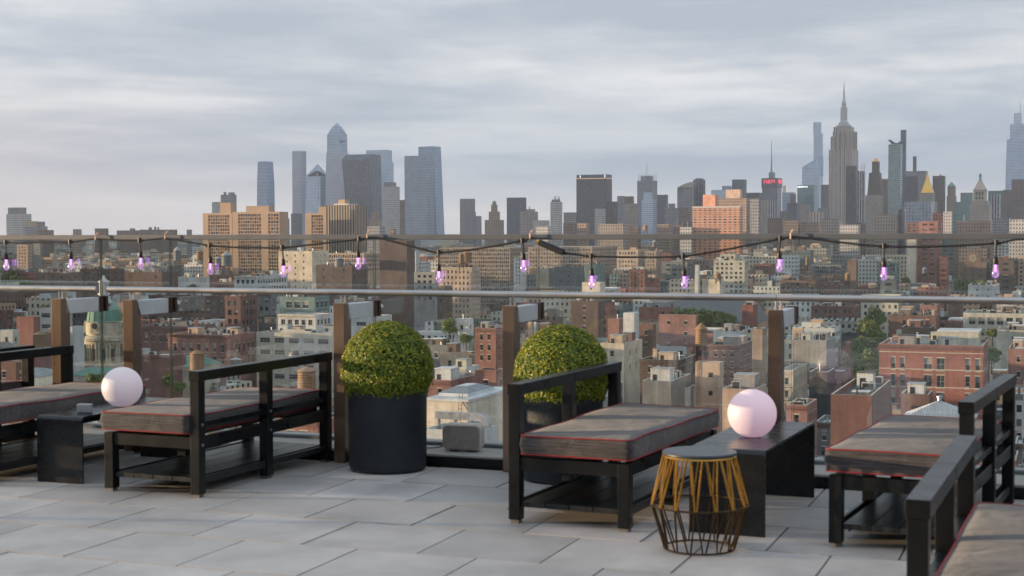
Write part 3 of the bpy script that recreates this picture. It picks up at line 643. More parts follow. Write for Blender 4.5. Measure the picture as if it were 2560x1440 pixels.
def facade(mb, p, d, Ln, z0, z1, sty, zmin, windows, rr, us=None, indiv=True, arch=False):
    """wall with recessed openings; p start, d unit direction (outside to the right of travel)"""
    P = lambda u, z, k=0: (p[0] + d[0] * u - d[1] * -k * 1, p[1] + d[1] * u + -d[0] * -k * 1, z)
    # inward normal is left of travel
    nx, ny = -d[1], d[0]
    P = lambda u, z, k=0: (p[0] + d[0] * u + nx * k, p[1] + d[1] * u + ny * k, z)
    def q(u0, u1, a, b, m=0, k=0): mb.quad(P(u0, a, k), P(u1, a, k), P(u1, b, k), P(u0, b, k), m, [(u0, a), (u1, a), (u1, b), (u0, b)])
    if not sty or Ln < 3: q(0, Ln, z0, z1); return
    bay, ww, wh, fl, off = STY[sty]
    if us is None:
        n = max(1, int((Ln - .8) / bay)); mar = (Ln - n * bay) / 2
        us = [(mar + bay * (i + .5), ww) for i in range(n)]
    skip = rr.choice((0, 0, .04, .12)) if sty in 'taf' else 0; fl *= rr.uniform(.95, 1.06); wh *= rr.uniform(.9, 1.12)
    rows = []; zt = z1 - off
    while zt - wh > max(z0 + .5, zmin): rows.append((zt - wh, zt)); zt -= fl
    cur = z1; dep = .28
    for (a, b) in rows:
        q(0, Ln, b, cur); cur = a; u = 0
        for (uc, w_) in [q_ for q_ in us if rr.random() > skip]:
            l, r_ = uc - w_ / 2, uc + w_ / 2
            q(u, l, a, b); u = r_
            mb.quad(P(l, a), P(l, b), P(l, b, dep), P(l, a, dep), 0, [(0, a), (0, b), (.3, b), (.3, a)]); mb.quad(P(r_, b), P(r_, a), P(r_, a, dep), P(r_, b, dep), 0, [(0, b), (0, a), (.3, a), (.3, b)])
            mb.quad(P(l, b), P(r_, b), P(r_, b, dep), P(l, b, dep), 0, [(0, b), (1, b), (1, b + .3), (0, b + .3)]); mb.quad(P(l, a, dep), P(r_, a, dep), P(r_, a), P(l, a), 4, [(0, a), (1, a), (1, a + .3), (0, a + .3)])
            if indiv:
                mb.quad(P(l - .12, a - .18, -.10), P(r_ + .12, a - .18, -.10), P(r_ + .12, a, -.10), P(l - .12, a, -.10), 4, [(0, 0), (1, 0), (1, .2), (0, .2)]); mb.quad(P(l - .12, a, -.10), P(r_ + .12, a, -.10), P(r_ + .12, a, 0), P(l - .12, a, 0), 4, [(0, 0), (1, 0), (1, .2), (0, .2)])
                mb.quad(P(l - .1, b, -.06), P(r_ + .1, b, -.06), P(r_ + .1, b + .24, -.06), P(l - .1, b + .24, -.06), 4, [(0, 0), (1, 0), (1, .2), (0, .2)]); mb.quad(P(l - .1, b + .24, -.06), P(r_ + .1, b + .24, -.06), P(r_ + .1, b + .24, 0), P(l - .1, b + .24, 0), 4, [(0, 0), (1, 0), (1, .2), (0, .2)])
            v = rr.random(); v = 0 if v < .5 else (1 if v < .72 else 2)
            if indiv: windows.append((P(uc, (a + b) / 2, dep - .05), d, w_, b - a, v))
            else:
                mm = (a + b) / 2 if v == 1 else a
                if v == 1: q(l, r_, a, mm, 1, dep); q(l, r_, mm, b, 3, dep)
                else: q(l, r_, a, b, 1 if v == 0 else 2, dep)
        q(u, Ln, a, b)
    q(0, Ln, z0, cur)

def clutter(o, w_, dp, zr, n, rr, D):
    """things fixed on a roof, each a part of the building"""
    used = []
    def spot(sx, sy):
        for _ in range(12):
            x, y = rr.uniform(.9, max(1.0, w_ - sx - .9)), rr.uniform(.9, max(1.0, dp - sy - .9))
            if x + sx > w_ - .5 or y + sy > dp - .5: continue
            if all(x > b + .2 or x + sx < a - .2 or y > d + .2 or y + sy < c - .2 for a, b, c, d in used):
                used.append((x, x + sx, y, y + sy)); return x, y
        return None
    if w_ < 4 or dp < 4: return
    n = min(n, int(w_ * dp / 22) + 1)
    kinds = ['bulkhead', 'air_unit', 'vent', 'skylight', 'air_unit', 'chimney', 'vent', 'tarp_box', 'air_unit', 'deck_screen']
    seq = (['bulkhead'] if n > 1 else []) + [rr.choice(kinds) for _ in range(n)]
    for k in seq:
        if k == 'bulkhead':
            sx, sy, h = rr.uniform(2.6, 4.5), rr.uniform(3, 5), rr.uniform(2.3, 3.2); s = spot(sx, sy)
            if not s: continue
            mb = MB(); x, y = s; mb.box(x, x + sx, y, y + sy, zr, zr + h, 0, top=1, bot=False); mb.box(x - .12, x + sx + .12, y - .12, y + sy + .12, zr + h + .003, zr + h + .16, 1)
            mb.box(x + .5, x + 1.4, y - .05, y + .02, zr + .1, zr + 2.0, 2)
            mb.build('stair_bulkhead', [WM(rr.choice('rGwTBS')), ROOF[rr.choice('wgd')], M_darkmetal], o)
        elif k == 'air_unit':
            sx, sy, h = rr.uniform(1.1, 3.2), rr.uniform(1, 2), rr.uniform(.9, 1.7); s = spot(sx, sy)
            if not s: continue
            mb = MB(); x, y = s; mb.box(x, x + sx, y, y + sy, zr + .35, zr + .35 + h, 0)
            for fx in range(int(sx // .9)): mb.lathe([(.34, 0), (.34, .12), (.28, .12), (0, .1)], 10, (x + .5 + fx * .95, y + sy / 2, zr + .35 + h), 1)
            for cx in (x + .15, x + sx - .15): mb.box(cx - .06, cx + .06, y + .1, y + sy - .1, zr, zr + .35, 1, bot=False)
            mb.box(x + .12, x + sx - .12, y - .02, y - .001, zr + .5, zr + .25 + h, 1)
            mb.build('air_unit', [M_unit, M_darkmetal], o)
        elif k == 'vent':
            s = spot(.6, .6)
            if not s: continue
            x, y = s; h = rr.uniform(.8, 2.6); mb = MB(); mb.tube([(x + .3, y + .3, zr), (x + .3, y + .3, zr + h)], .14, 8); mb.lathe([(.14, 0), (.3, .05), (.3, .25), (0, .4)], 8, (x + .3, y + .3, zr + h))
            mb.build('vent_pipe', [rr.choice([M_metal, M_metal, M_darkmetal])], o)
        elif k == 'chimney':
            s = spot(1.2, .8)
            if not s: continue
            x, y = s; h = rr.uniform(1.6, 3.2); mb = MB(); mb.box(x, x + 1.2, y, y + .8, zr, zr + h, 0, bot=False); mb.box(x - .08, x + 1.28, y - .08, y + .88, zr + h + .003, zr + h + .15, 1)
            for cx in (x + .35, x + .85): mb.tube([(cx, y + .4, zr + h + .14), (cx, y + .4, zr + h + .6)], .13, 8, 2)
            mb.build('chimney', [WM(rr.choice('RrBT')), M_stone, mat('clay_pot', (.35, .16, .09), .8)], o)
        elif k == 'skylight':
            s = spot(2.2, 1.6)
            if not s: continue
            x, y = s; mb = MB(); mb.box(x, x + 2.2, y, y + 1.6, zr, zr + .4, 0, bot=False); c = (x + 1.1, y + .8, zr + .95); q_ = [(x, y, zr + .4), (x + 2.2, y, zr + .4), (x + 2.2, y + 1.6, zr + .4), (x, y + 1.6, zr + .4)]
            for i in range(4): mb.quad(q_[i], q_[(i + 1) % 4], c, c, 1)
            mb.build('skylight', [M_metal, M_glass_l], o)
        elif k == 'tarp_box':
            sx, sy, h = rr.uniform(1.5, 3), rr.uniform(1.2, 2.4), rr.uniform(.5, 1.2); s = spot(sx, sy)
            if not s: continue
            mb = MB(); x, y = s; mb.box(x, x + sx, y, y + sy, zr, zr + h, 0, bot=False); mb.box(x - .06, x + sx + .06, y - .06, y + sy + .06, zr + h + .003, zr + h + .1, 1); mb.build('roof_box', [rr.choice([M_metal, WM('w'), WM('t')]), ROOF[rr.choice('wg')]], o)
        else:
            sx, sy = min(5, w_ * .4), .1; s = spot(sx, 2.0)
            if not s: continue
            x, y = s; mb = MB()
            for i in range(6): mb.box(x + sx * i / 5.2, x + sx * i / 5.2 + .07, y, y + .07, zr, zr + 1.1, 0)
            for zz in (.35, .7, 1.06): mb.box(x, x + sx, y + .075, y + .12, zr + zz, zr + zz + .05, 0)
            mb.build('roof_railing', [M_darkmetal], o)

HAND = []      # protected picture areas: (x0, x1, ytop, ybottom, D)
def solve(px, P, d):
    """t such that P + d*t lies on the vertical plane through pixel column px"""
    r_ = ray(px, 600); return (P.x * r_.y - P.y * r_.x) / (d.y * r_.x - d.x * r_.y)
def block(name, x0, x1, x2, yt, yb, D, col, sty, roof, ncl, label, rot=20.3, cat='building', us=None, extra=None, group=None, seed=None, wallm=None, side=None):
    a = R(rot); u = Vector((math.cos(a), -math.sin(a), 0)); v = Vector((math.sin(a), math.cos(a), 0))
    FL = at(x0, yt, D); w_ = solve(x1, Vector((FL.x, FL.y, 0)), u); w_ = min(max(w_, 2), 400)
    if not isinstance(x2, int):
        want = 16.0 if x2 is None else x2
        pz = lambda P_: proj((P_.x, P_.y, 30))[0]
        FR0 = FL + u * w_; sidepx = pz(FR0 + v * want) - pz(FR0); lim_ = .30 * (x1 - x0)
        if sidepx > 1:
            if sidepx > lim_: want = max(3.0, want * lim_ / sidepx); sidepx = pz(FR0 + v * want) - pz(FR0)
            w_ = max(2.0, solve(x1 - sidepx, Vector((FL.x, FL.y, 0)), u))
        x2 = float(want)
    FR = FL + u * w_; z1 = at((x0 + x1) / 2, yt, (FL.y + FR.y) / 2).z
    if isinstance(x2, float): dp = x2
    else:
        dp = solve(x2, Vector((FR.x, FR.y, 0)), v)
        if not (2 < dp < 160): dp = 18
    z1 = max(z1, 5)
    zmin = at((x0 + x1) / 2, yb + 16, D).z
    rr = random.Random(seed if seed is not None else hash((int(x0), int(yt))) % 99991 if False else int(x0) * 31 + int(yt))
    o = empty(name, (FL.x, FL.y, 0), -a); tag(o, label, cat, group)
    near = D < 640
    wins = []; par = .9 if D < 1500 else .5; th = .35
    mb = MB()
    facade(mb, (0, 0), (1, 0), w_, 0, z1, sty[0] if sty != '0' else None, zmin, wins, rr, us, near)
    facade(mb, (w_, 0), (0, 1), dp, 0, z1, (side if side is not None else (sty[0] if len(sty) == 1 and sty != '0' else None)), zmin, wins, rr, None, near)
    mb.wall((w_, dp), (0, dp), 0, z1); mb.wall((0, dp), (0, 0), 0, z1)
    # parapet
    Po = [(0, 0), (w_, 0), (w_, dp), (0, dp)]; Pi = [(th, th), (w_ - th, th), (w_ - th, dp - th), (th, dp - th)]
    for i in range(4):
        j = (i + 1) % 4
        mb.quad((*Po[i], z1), (*Po[j], z1), (*Pi[j], z1), (*Pi[i], z1), 4, [(0, 0), (3, 0), (3, .3), (0, .3)]); mb.wall(Pi[j], Pi[i], z1 - par, z1)
    cop = M_stone if col in 'RrBbOTtCS' else M_unit
    mats = [wallm or WM(col), M_glass_d, M_glass_l, M_blind, cop]
    wo = mb.build('wall', mats, o)
    zr = z1 - par
    mb = MB(); mb.quad((th, th, zr), (w_ - th, th, zr), (w_ - th, dp - th, zr), (th, dp - th, zr)); mb.build('roof', ROOF[roof], o)
    if sty[0] in 'tlr' and D < 1500:
        mb = MB(); mb.box(-.05, w_ + .02, -.45, -.003, z1 - .75, z1 - .25, 0); mb.box(-.05, w_ + .02, -.30, -.003, z1 - 1.05, z1 - .753, 0)
        mb.build('cornice', [M_stone if col in 'TCWwSGt' else WM('r' if col in 'Rr' else 'b')], o)
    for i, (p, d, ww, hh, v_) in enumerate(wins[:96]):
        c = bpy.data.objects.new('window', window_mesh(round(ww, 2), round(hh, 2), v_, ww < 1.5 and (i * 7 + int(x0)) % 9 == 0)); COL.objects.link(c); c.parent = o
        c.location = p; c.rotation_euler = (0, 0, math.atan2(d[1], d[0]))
    if D < 1300 and ncl: clutter(o, w_, dp, zr, int(ncl * 2.8) + 2, rr, D)
    if extra: extra(o, w_, dp, z1, zr, rr)
    return o

def hand(line, **kw):
    s, label = line.split('|'); t = s.split()
    x0, x1 = float(t[0]), float(t[1]); x2 = None if t[2] == '-' else (float(t[2][1:]) if t[2][0] == 'd' else int(t[2]))
    yt, yb, D = float(t[3]), float(t[4]), float(t[5]); col, sty, roof, n = t[6], t[7], t[8], int(t[9])
    HAND.append((x0, max(x1, x2 if isinstance(x2, int) else x1), yt, yb, D))
    return block(kw.pop('name', 'building'), x0, x1, x2, yt, yb, D, col, sty, roof, n, label.strip(), **kw)

# x0 x1 x2 ytop ybottom distance colour style roof clutter | label
T = '''
1066 1167 1167 1003 1050 215 C 0 w 0|cream rooftop house with a white hipped skylight behind the speaker
1060 1195 1240 1075 1130 185 w f w 0|low white roof with vents seen just above the speaker
1070 1127 1130 950 1000 330 R t w 3|small red brick house with a white roof right of the first potted shrub
1117 1165 1197 918 1010 350 w t g 2|narrow pale grey house with a fire escape between two red brick houses
1188 1262 d12 925 990 330 R f g 2|red brick house with a dish aerial left of the middle bronze post
1178 1262 d12 990 1040 262 r 0 w 4|low dark red brick parapet wall with white roofs in front of it
693 835 d16 1052 1110 300 R l g 0|red brick front seen under the seat of the daybed beside the first shrub
1965 2044 d14 1012 1060 290 R t w 3|low red house with a white roof beside the pink globe
2077 2182 2230 987 1200 240 r 0 d 3|dark red brick shaft with an open white-rimmed top beyond the right daybed
2252 2335 d9 985 1010 300 r f g 4|small brick penthouse with chimneys in front of the big red brick block
2198 2473 d24 862 1010 370 R r w 5|wide red brick block with pale stone bands and a white roof
2521 2580 d20 872 930 430 R f g 2|plain red brick wall at the right edge of the photo
2493 2580 d20 825 870 520 S f g 1|pale beige low building right of the tree by the big red brick block
2254 2337 d14 818 860 520 D 0 g 2|black and grey windowless box behind the big red brick block
2222 2350 d18 788 820 640 r f g 5|low dark red row with roof terraces above the black windowless box
2408 2600 d26 783 850 610 S b n 4|long pale building with round arches and a green cornice near the right edge
2028 2151 d22 765 800 800 r t g 6|brown row with cluttered roofs left of the tree lined street
1978 2089 d20 850 905 500 G 0 g 4|grey blank fronted building with a metal roof frame beside the right bronze post
2023 2089 d12 930 1010 350 D 0 w 2|dark graffiti covered wall with a white roof right of the right bronze post
1950 1985 2020 925 1012 370 S t g 2|beige tenement with fire escapes close behind the right bronze post
1806 1916 d12 972 1020 310 T 0 g 6|tan low building with small pipes on its roof left of the right bronze post
1738 1800 1810 906 990 330 T 0 g 0|tall blank tan stair tower with a ladder on its side
1606 1678 1683 952 996 320 g 0 g 2|grey metal clad plant house on a roof behind the middle daybed
1683 1738 d8 968 1000 330 w 0 w 1|white awning roof between the grey plant house and the tan stair tower
1600 1738 d22 899 945 410 b t d 5|dark brown brick block wrapped in scaffolding netting
1500 1560 1606 858 925 430 C f w 2|cream building with a short row of windows right of the second shrub
1772 1880 d20 862 930 460 r t g 6|brown brick block with a glass greenhouse on its roof
1881 1918 d10 822 900 420 t 0 g 1|dull tan windowless shaft left of the right bronze post
1783 1880 d30 828 860 560 w 0 g 5|wide pale grey roof behind the dull tan shaft
1647 1740 1745 787 865 560 R f g 4|red brick block with a stepped roofline right of the white blank wall
1598 1632 1640 810 862 520 r f g 2|dark red house with one square window beside the white blank wall
1558 1598 d10 782 860 510 W 0 w 0|narrow white blank wall rising between red houses
1519 1560 d12 797 858 530 R 0 g 3|red house left of the narrow white blank wall
1427 1495 1528 752 850 620 b f d 3|brown apartment block with few windows behind the second shrub
1455 1500 1514 706 748 760 C f g 4|cream rooftop block with a row of dark vents
1597 1700 d12 768 800 760 R f g 5|small red house with a two arched roof pavilion
1060 1147 d16 862 905 430 g f d 4|low grey building with dark roofs right of the first shrub top
1100 1167 d14 880 917 400 T f g 4|tan low building in front of the dark roofs
1187 1262 d14 820 900 470 R t g 3|red brick block with a glass bay left of the middle bronze post
1138 1183 d12 797 850 520 W f w 1|white stucco house with an orange roof garden beside it
1093 1110 1130 715 795 760 b f d 2|dark narrow block left of the tan apartment house
1090 1180 1201 668 800 900 T t g 4|tan apartment house with paired windows and a roof garden
1035 1088 1096 680 745 820 G a g 3|grey green low apartment block left of the tan apartment house
1099 1275 1300 619 760 1400 t g g 5|very large brown loft building with dense rows of windows
949 1017 1037 601 830 860 b 0 d 0|tall windowless brown brick slab rising behind the first shrub
877 927 930 792 850 560 w s g 0|pale grey loft wing with long windows behind the left middle bronze post
695 828 d26 786 840 575 W l g 0|white loft building with two floors of square windows
700 822 d20 742 788 590 N b w 3|rooftop storey with wide pale green windows on the white loft building
641 828 870 832 985 520 S s g 4|beige loft building with a gabled roofline and rows of wide windows
420 572 642 836 900 520 R r w 6|long red brick loft building with arched windows and white roof sheds
352 467 470 815 862 560 r r g 5|brown brick building with a bracketed cornice right of the domed tower
355 462 d16 887 915 400 r r w 3|low brown row with a white roof below the bracketed cornice
372 545 562 738 800 700 b l d 3|dark brown loft block with tall windows under the handrail
562 600 642 740 850 640 r l d 2|reddish loft block with bright window panes beside the dark brown loft
585 640 718 690 760 800 w l g 4|pale grey blue office block with a big studio window
642 690 d14 735 790 720 g l d 1|charcoal low block between the pale office block and the white loft
790 918 d30 662 722 880 b f g 4|blank brown brick block with white cooling drums on its roof
696 780 822 628 705 1050 C f w 3|large cream building with a blank left wall
819 949 d30 633 662 1150 T g g 3|tan palace like block with an arcaded upper floor
445 522 d16 692 720 900 w 0 w 5|pale boxes of a white plant room above the dark brown loft
524 600 620 705 745 860 r f d 3|dark red block with an arched window under the conical tanks
310 447 d25 680 718 1000 b f d 5|dark low row behind the slim white lantern
200 310 d25 672 718 980 b t d 3|long dark roofed building left of the white lantern
90 205 d22 681 718 900 B f d 3|brown brick warehouse with six square windows
163 178 207 817 905 450 w 0 g 0|pale blue painted blank wall between the left bronze posts
41 98 d12 792 830 520 R 0 g 2|small flat red block with grey sheds on top
98 140 d12 770 850 560 w s g 2|grey ribbed house right of the small flat red block
0 44 d12 825 880 470 w f g 5|white low houses at the left edge under the handrail
-20 30 d14 775 820 640 r f g 4|dark red gabled house at the left edge
100 176 d14 832 905 450 R 0 g 2|deep red windowless wall left of the left bronze posts
-20 60 d16 905 960 360 r f w 3|brown houses with small white sheds below the far left backrail
690 760 d12 1010 1050 380 R f w 2|red roof house beneath the wooden tank
1384 1460 d30 667 728 1150 L f d 3|slate blue block with a blank front below the first hanging connector
1339 1386 d30 671 720 1180 L 0 d 1|slate blue windowless slab left of the larger slate block
1462 1512 d30 660 720 1250 N f d 3|greenish slate block right of the larger slate block
1320 1480 1544 617 672 1500 t l g 6|long greyish white factory building with regular windows
1284 1315 d20 642 700 1300 W t g 2|bright white little block with narrow windows
1542 1612 d25 625 668 1450 T l g 4|tan block with an arched golden top floor
1614 1652 d20 628 690 1350 t t g 3|narrow tan grey apartment block right of the arched tan block
1572 1612 1618 673 735 1100 r t g 2|deep red tenement row with a flat cornice
1612 1650 d20 695 735 1050 R t g 4|lower red tenement row beside the deep red one
1737 1750 d12 662 735 1000 w 0 g 0|thin pale blue slab standing on end beside the balcony block
1756 1800 1809 698 735 1000 C 0 g 2|blank cream block in front of the balcony block
1784 1862 1870 651 735 1060 S a g 3|stone coloured block with dark balcony bands
1800 1850 d16 635 660 1090 S a g 2|set back upper floors above the dark balcony bands
1655 1735 d25 655 700 1300 g s d 4|dark grey low office block behind the violet bulbs
1950 2040 2174 701 738 1050 B a d 5|long brown brick block with square windows above the handrail
2028 2113 d25 662 690 1300 g g g 3|glass fronted hall with upright ribs
2118 2146 d12 650 690 1150 B 0 g 0|brown brick tower box under a white cone roof
2195 2249 d20 655 700 1150 N g w 3|green glass block with a white roof
2201 2248 d14 700 740 900 L s w 2|dark blue row with pale shutters under the green glass block
2082 2235 d40 597 640 1800 t g g 4|tan office block with dense paired windows behind the cable
2297 2352 d30 553 690 1250 R s g 0|red brick grid fronted tower with rows of small lights
2350 2373 d24 643 690 1230 R s g 0|lower wing of the red grid fronted tower
2267 2295 d20 597 690 1240 C 0 g 0|blank cream slab left of the red grid fronted tower
2352 2396 d30 590 690 1600 L s d 0|dark blue office slab right of the red grid fronted tower
2398 2467 2470 655 700 1350 B f g 0|brown hall with a round emblem on its gable
2476 2524 2545 595 650 1500 W a g 2|white apartment block behind the rightmost bulb
2493 2536 2545 650 722 1050 b s d 1|dark brown ribbed apartment block behind the rightmost tree group
2545 2600 d20 640 720 1100 T a g 1|tan apartment block at the right edge with lit golden windows
2060 2110 d18 712 740 1050 r f g 3|dull red block half hidden by the handrail
1855 1895 d14 762 815 700 R 0 g 2|flat red block left of the right bronze post
2300 2352 d18 762 790 700 R f g 4|red block with a roof garden beside the tree lined street
2370 2410 d20 745 800 760 B f g 4|brown brick block under the handrail left of the arched building
2420 2500 d30 712 740 900 w f g 6|grey roofs with many white boxes below the right hand trees
42 80 d14 612 668 1500 T a g 0|sun struck tan slab at the far left below the cap rail
84 106 d14 606 668 1700 G a g 0|grey slab right of the sun struck tan slab
130 143 d8 640 670 1500 T 0 g 0|slim tan chimney like block lit by the sun
1020 1048 d14 628 720 1000 w t g 0|slim grey side wing of the windowless brown slab
'''
BL = {}
for ln in T.strip().split('\n'):
    BL[ln.split('|')[1].strip()] = hand(ln, us=[(3.4, 1.1), (5.6, 1.1), (11.6, 1.9), (14.6, 1.9), (20.9, 1.1), (23.2, 1.1)] if 'wide red brick block' in ln else None)
def find(s): return next(v for k, v in BL.items() if s in k)

# refinements of single buildings -------------------------------------
def add(o, name, mb, mats, **k): return mb.build(name, mats, o, **k)
def width_of(o):
    wobj = next(c for c in o.children if c.name.startswith('wall')); xs = [v.co.x for v in wobj.data.vertices]; ys = [v.co.y for v in wobj.data.vertices]; zs = [v.co.z for v in wobj.data.vertices]
    return max(xs), max(ys), max(zs)
o = find('wide red brick block'); W_, D_, Z_ = width_of(o)
mb = MB()
for k in range(4): zz = Z_ - 2.0 - 4.3 * k + (.2 if k else 0); mb.box(-.02, W_ + .02, -.10, -.003, zz, zz + .22)
add(o, 'stone_band', mb, [M_stone])
mb = MB(); mb.box(W_ * .53, W_ * .93, D_ * .45, D_ * .9, Z_ - .9, Z_ + 2.6, 0, top=1, bot=False); mb.box(W_ * .53 - .2, W_ * .93 + .2, D_ * .45 - .2, D_ * .9 + .2, Z_ + 2.603, Z_ + 2.85, 1); add(o, 'penthouse', mb, [WM('S'), ROOF['w']])
o = find('cream rooftop house'); W_, D_, Z_ = width_of(o)
mb = MB(); mb.box(-.25, W_ + .25, -.25, D_ + .25, Z_ + .003, Z_ + .35, 0); cx, cy = W_ * .42, D_ * .5
a_, b_ = W_ * .36, D_ * .3
q_ = [(cx - a_, cy - b_, Z_ + .75), (cx + a_, cy - b_, Z_ + .75), (cx + a_, cy + b_, Z_ + .75), (cx - a_, cy + b_, Z_ + .75)]
mb.box(cx - a_, cx + a_, cy - b_, cy + b_, Z_ + .353, Z_ + .75, 0); t_ = [(cx - a_ * .4, cy - b_ * .4, Z_ + 1.5), (cx + a_ * .4, cy - b_ * .4, Z_ + 1.5), (cx + a_ * .4, cy + b_ * .4, Z_ + 1.5), (cx - a_ * .4, cy + b_ * .4, Z_ + 1.5)]
for i in range(4): mb.quad(q_[i], q_[(i + 1) % 4], t_[(i + 1) % 4], t_[i], 1)
mb.quad(*t_, 0); add(o, 'hipped_skylight', mb, [ROOF['w'], M_glass_l])
mb = MB()
for s in (0, .5): mb.tube([(W_ * .8 + s, -.9, Z_ - 3.6), (W_ * .8 + s, .1, Z_ + 1.2)], .04, 6)
for k in range(9): t = k / 9; mb.tube([(W_ * .8, -.9 + t, Z_ - 3.6 + 4.8 * t), (W_ * .8 + .5, -.9 + t, Z_ - 3.6 + 4.8 * t)], .03, 6)
add(o, 'ladder', mb, [M_darkmetal])
o = find('low white roof with vents'); W_, D_, Z_ = width_of(o)
mb = MB(); 
for k in range(5): mb.box(.2 + k * 1.12, .2 + k * 1.12 + 1.10, 3.0, 3.9, Z_ + .9, Z_ + 1.75)
cx = .2 + 5 * 1.12
for k in range(7):
    a0, a1 = R(90 - k * 13), R(90 - (k + 1) * 13)
    for (r0, r1) in ((0.75, 1.6),):
        p_ = lambda r_, a, y: (cx + r_ * math.cos(a), y, Z_ + .15 + r_ * math.sin(a))
        mb.quad(p_(r1, a0, 3.0), p_(r1, a1, 3.0), p_(r1, a1, 3.9), p_(r1, a0, 3.9)); mb.quad(p_(r0, a0, 3.0), p_(r0, a1, 3.0), p_(r1, a1, 3.0), p_(r1, a0, 3.0))
for k in range(3): mb.box(.5 + k * 2.2, .6 + k * 2.2, 3.1, 3.8, Z_ - .9, Z_ + .9)
add(o, 'air_duct', mb, [M_metal])
for bx, by, sx, sy, hh_ in ((5.9, 1.2, 1.6, 1.4, 1.2), (1.2, 4.6, 2.2, 1.4, .9), (4.2, 4.4, 1.2, 1.2, 1.5)):
    if bx + sx > W_: bx = W_ - sx - .2
    mb = MB(); mb.box(bx, bx + sx, by, by + sy, Z_ - .9, Z_ - .9 + hh_); mb.box(bx + .15, bx + sx - .15, by - .02, by - .003, Z_ - .7, Z_ - 1.1 + hh_, 1); add(o, 'air_unit', mb, [M_unit, M_darkmetal])
o = find('low grey building with dark roofs')
o = find('tall blank tan stair tower'); W_, D_, Z_ = width_of(o)
mb = MB()
for s in (.5, 1.0): mb.tube([(s, -.12, Z_ - 9), (s, -.12, Z_ + .2)], .05, 5)
for k in range(22): mb.tube([(.5, -.12, Z_ - 9 + k * .42), (1.0, -.12, Z_ - 9 + k * .42)], .035, 5)
add(o, 'ladder', mb, [WM('t')])
mb = MB(); mb.box(W_ * .55, W_ * .55 + .9, -.06, -.003, Z_ - 3.2, Z_ - 2.2, 0); mb.box(W_ * .55, W_ * .55 + .9, -.06, -.003, Z_ - 7.2, Z_ - 6.2, 0); add(o, 'louvre', mb, [M_darkmetal])
def fire_escape(o, xo, z_top, floors, fl=3.3, side=False, Wd=2.6):
    mb = MB()
    for k in range(floors):
        z = z_top - k * fl
        mb.box(xo, xo + Wd, -1.0, -.05, z, z + .06); mb.box(xo, xo + Wd, -1.0, -.96, z + .5, z + .53); mb.box(xo, xo + Wd, -1.0, -.96, z + .9, z + .94)
        for i in range(7): mb.box(xo + i * Wd / 6.2, xo + i * Wd / 6.2 + .03, -1.0, -.96, z + .06, z + .9)
        if k: mb.obox((xo + Wd / 2, -.5, z + fl / 2), (Wd * .36, 0, fl / 2), (0, .25, 0), (.03, 0, .05))
    add(o, 'fire_escape', mb, [M_darkmetal])
for s, xo in (('narrow pale grey house', .6), ('beige tenement with fire', 1.0), ('deep red tenement', 2.), ('small red brick house with a white', 2.0)):
    o = find(s); W_, D_, Z_ = width_of(o); fire_escape(o, min(xo, max(.1, W_ - 2.8)), Z_ - 4.2, 4)
o = find('brown brick block with a glass greenhouse'); W_, D_, Z_ = width_of(o)
mb = MB(); gx0, gx1 = W_ * .45, W_ * .95
for k in range(7): x = gx0 + (gx1 - gx0) * k / 6; mb.box(x - .05, x + .05, 1.2, 1.3, Z_ - .9, Z_ + 2.2, 0)
mb.box(gx0, gx1, 1.2, 1.28, Z_ + 2.15, Z_ + 2.3, 0); mb.quad((gx0, 1.25, Z_ - .9), (gx1, 1.25, Z_ - .9), (gx1, 1.25, Z_ + 2.2), (gx0, 1.25, Z_ + 2.2), 1); mb.quad((gx0, 1.25, Z_ + 2.2), (gx1, 1.25, Z_ + 2.2), (gx1, 5, Z_ + 2.9), (gx0, 5, Z_ + 2.9), 1); mb.wall((gx1, 1.25), (gx1, 5), Z_ - .9, Z_ + 2.2, 1)
add(o, 'greenhouse', mb, [M_frame_d, M_glass_l])
o = find('grey blank fronted building'); W_, D_, Z_ = width_of(o)
mb = MB()
for k in range(6): x = .3 + (W_ - .6) * k / 5; mb.box(x - .08, x + .08, 1, 1.2, Z_ - .9, Z_ + 2.2); mb.box(x - .08, x + .08, 6, 6.2, Z_ - .9, Z_ + 2.2); mb.box(x - .08, x + .08, 1.2, 6, Z_ + 2.0, Z_ + 2.2)
mb.box(.2, W_ - .2, 1.0, 1.2, Z_ + 2.203, Z_ + 2.4); mb.box(.2, W_ - .2, 6.0, 6.2, Z_ + 2.203, Z_ + 2.4); add(o, 'steel_frame', mb, [M_unit])
o = find('dark brown brick block wrapped'); W_, D_, Z_ = width_of(o)
mb = MB()
for k in range(int(W_ / 1.6) + 1): mb.box(k * 1.6, k * 1.6 + .06, -1.2, -1.14, Z_ - 14, Z_ + .6)
for k in range(8): mb.box(0, W_, -1.2, -1.15, Z_ - 14 + k * 2, Z_ - 14 + k * 2 + .06)
add(o, 'scaffolding', mb, [M_darkmetal])
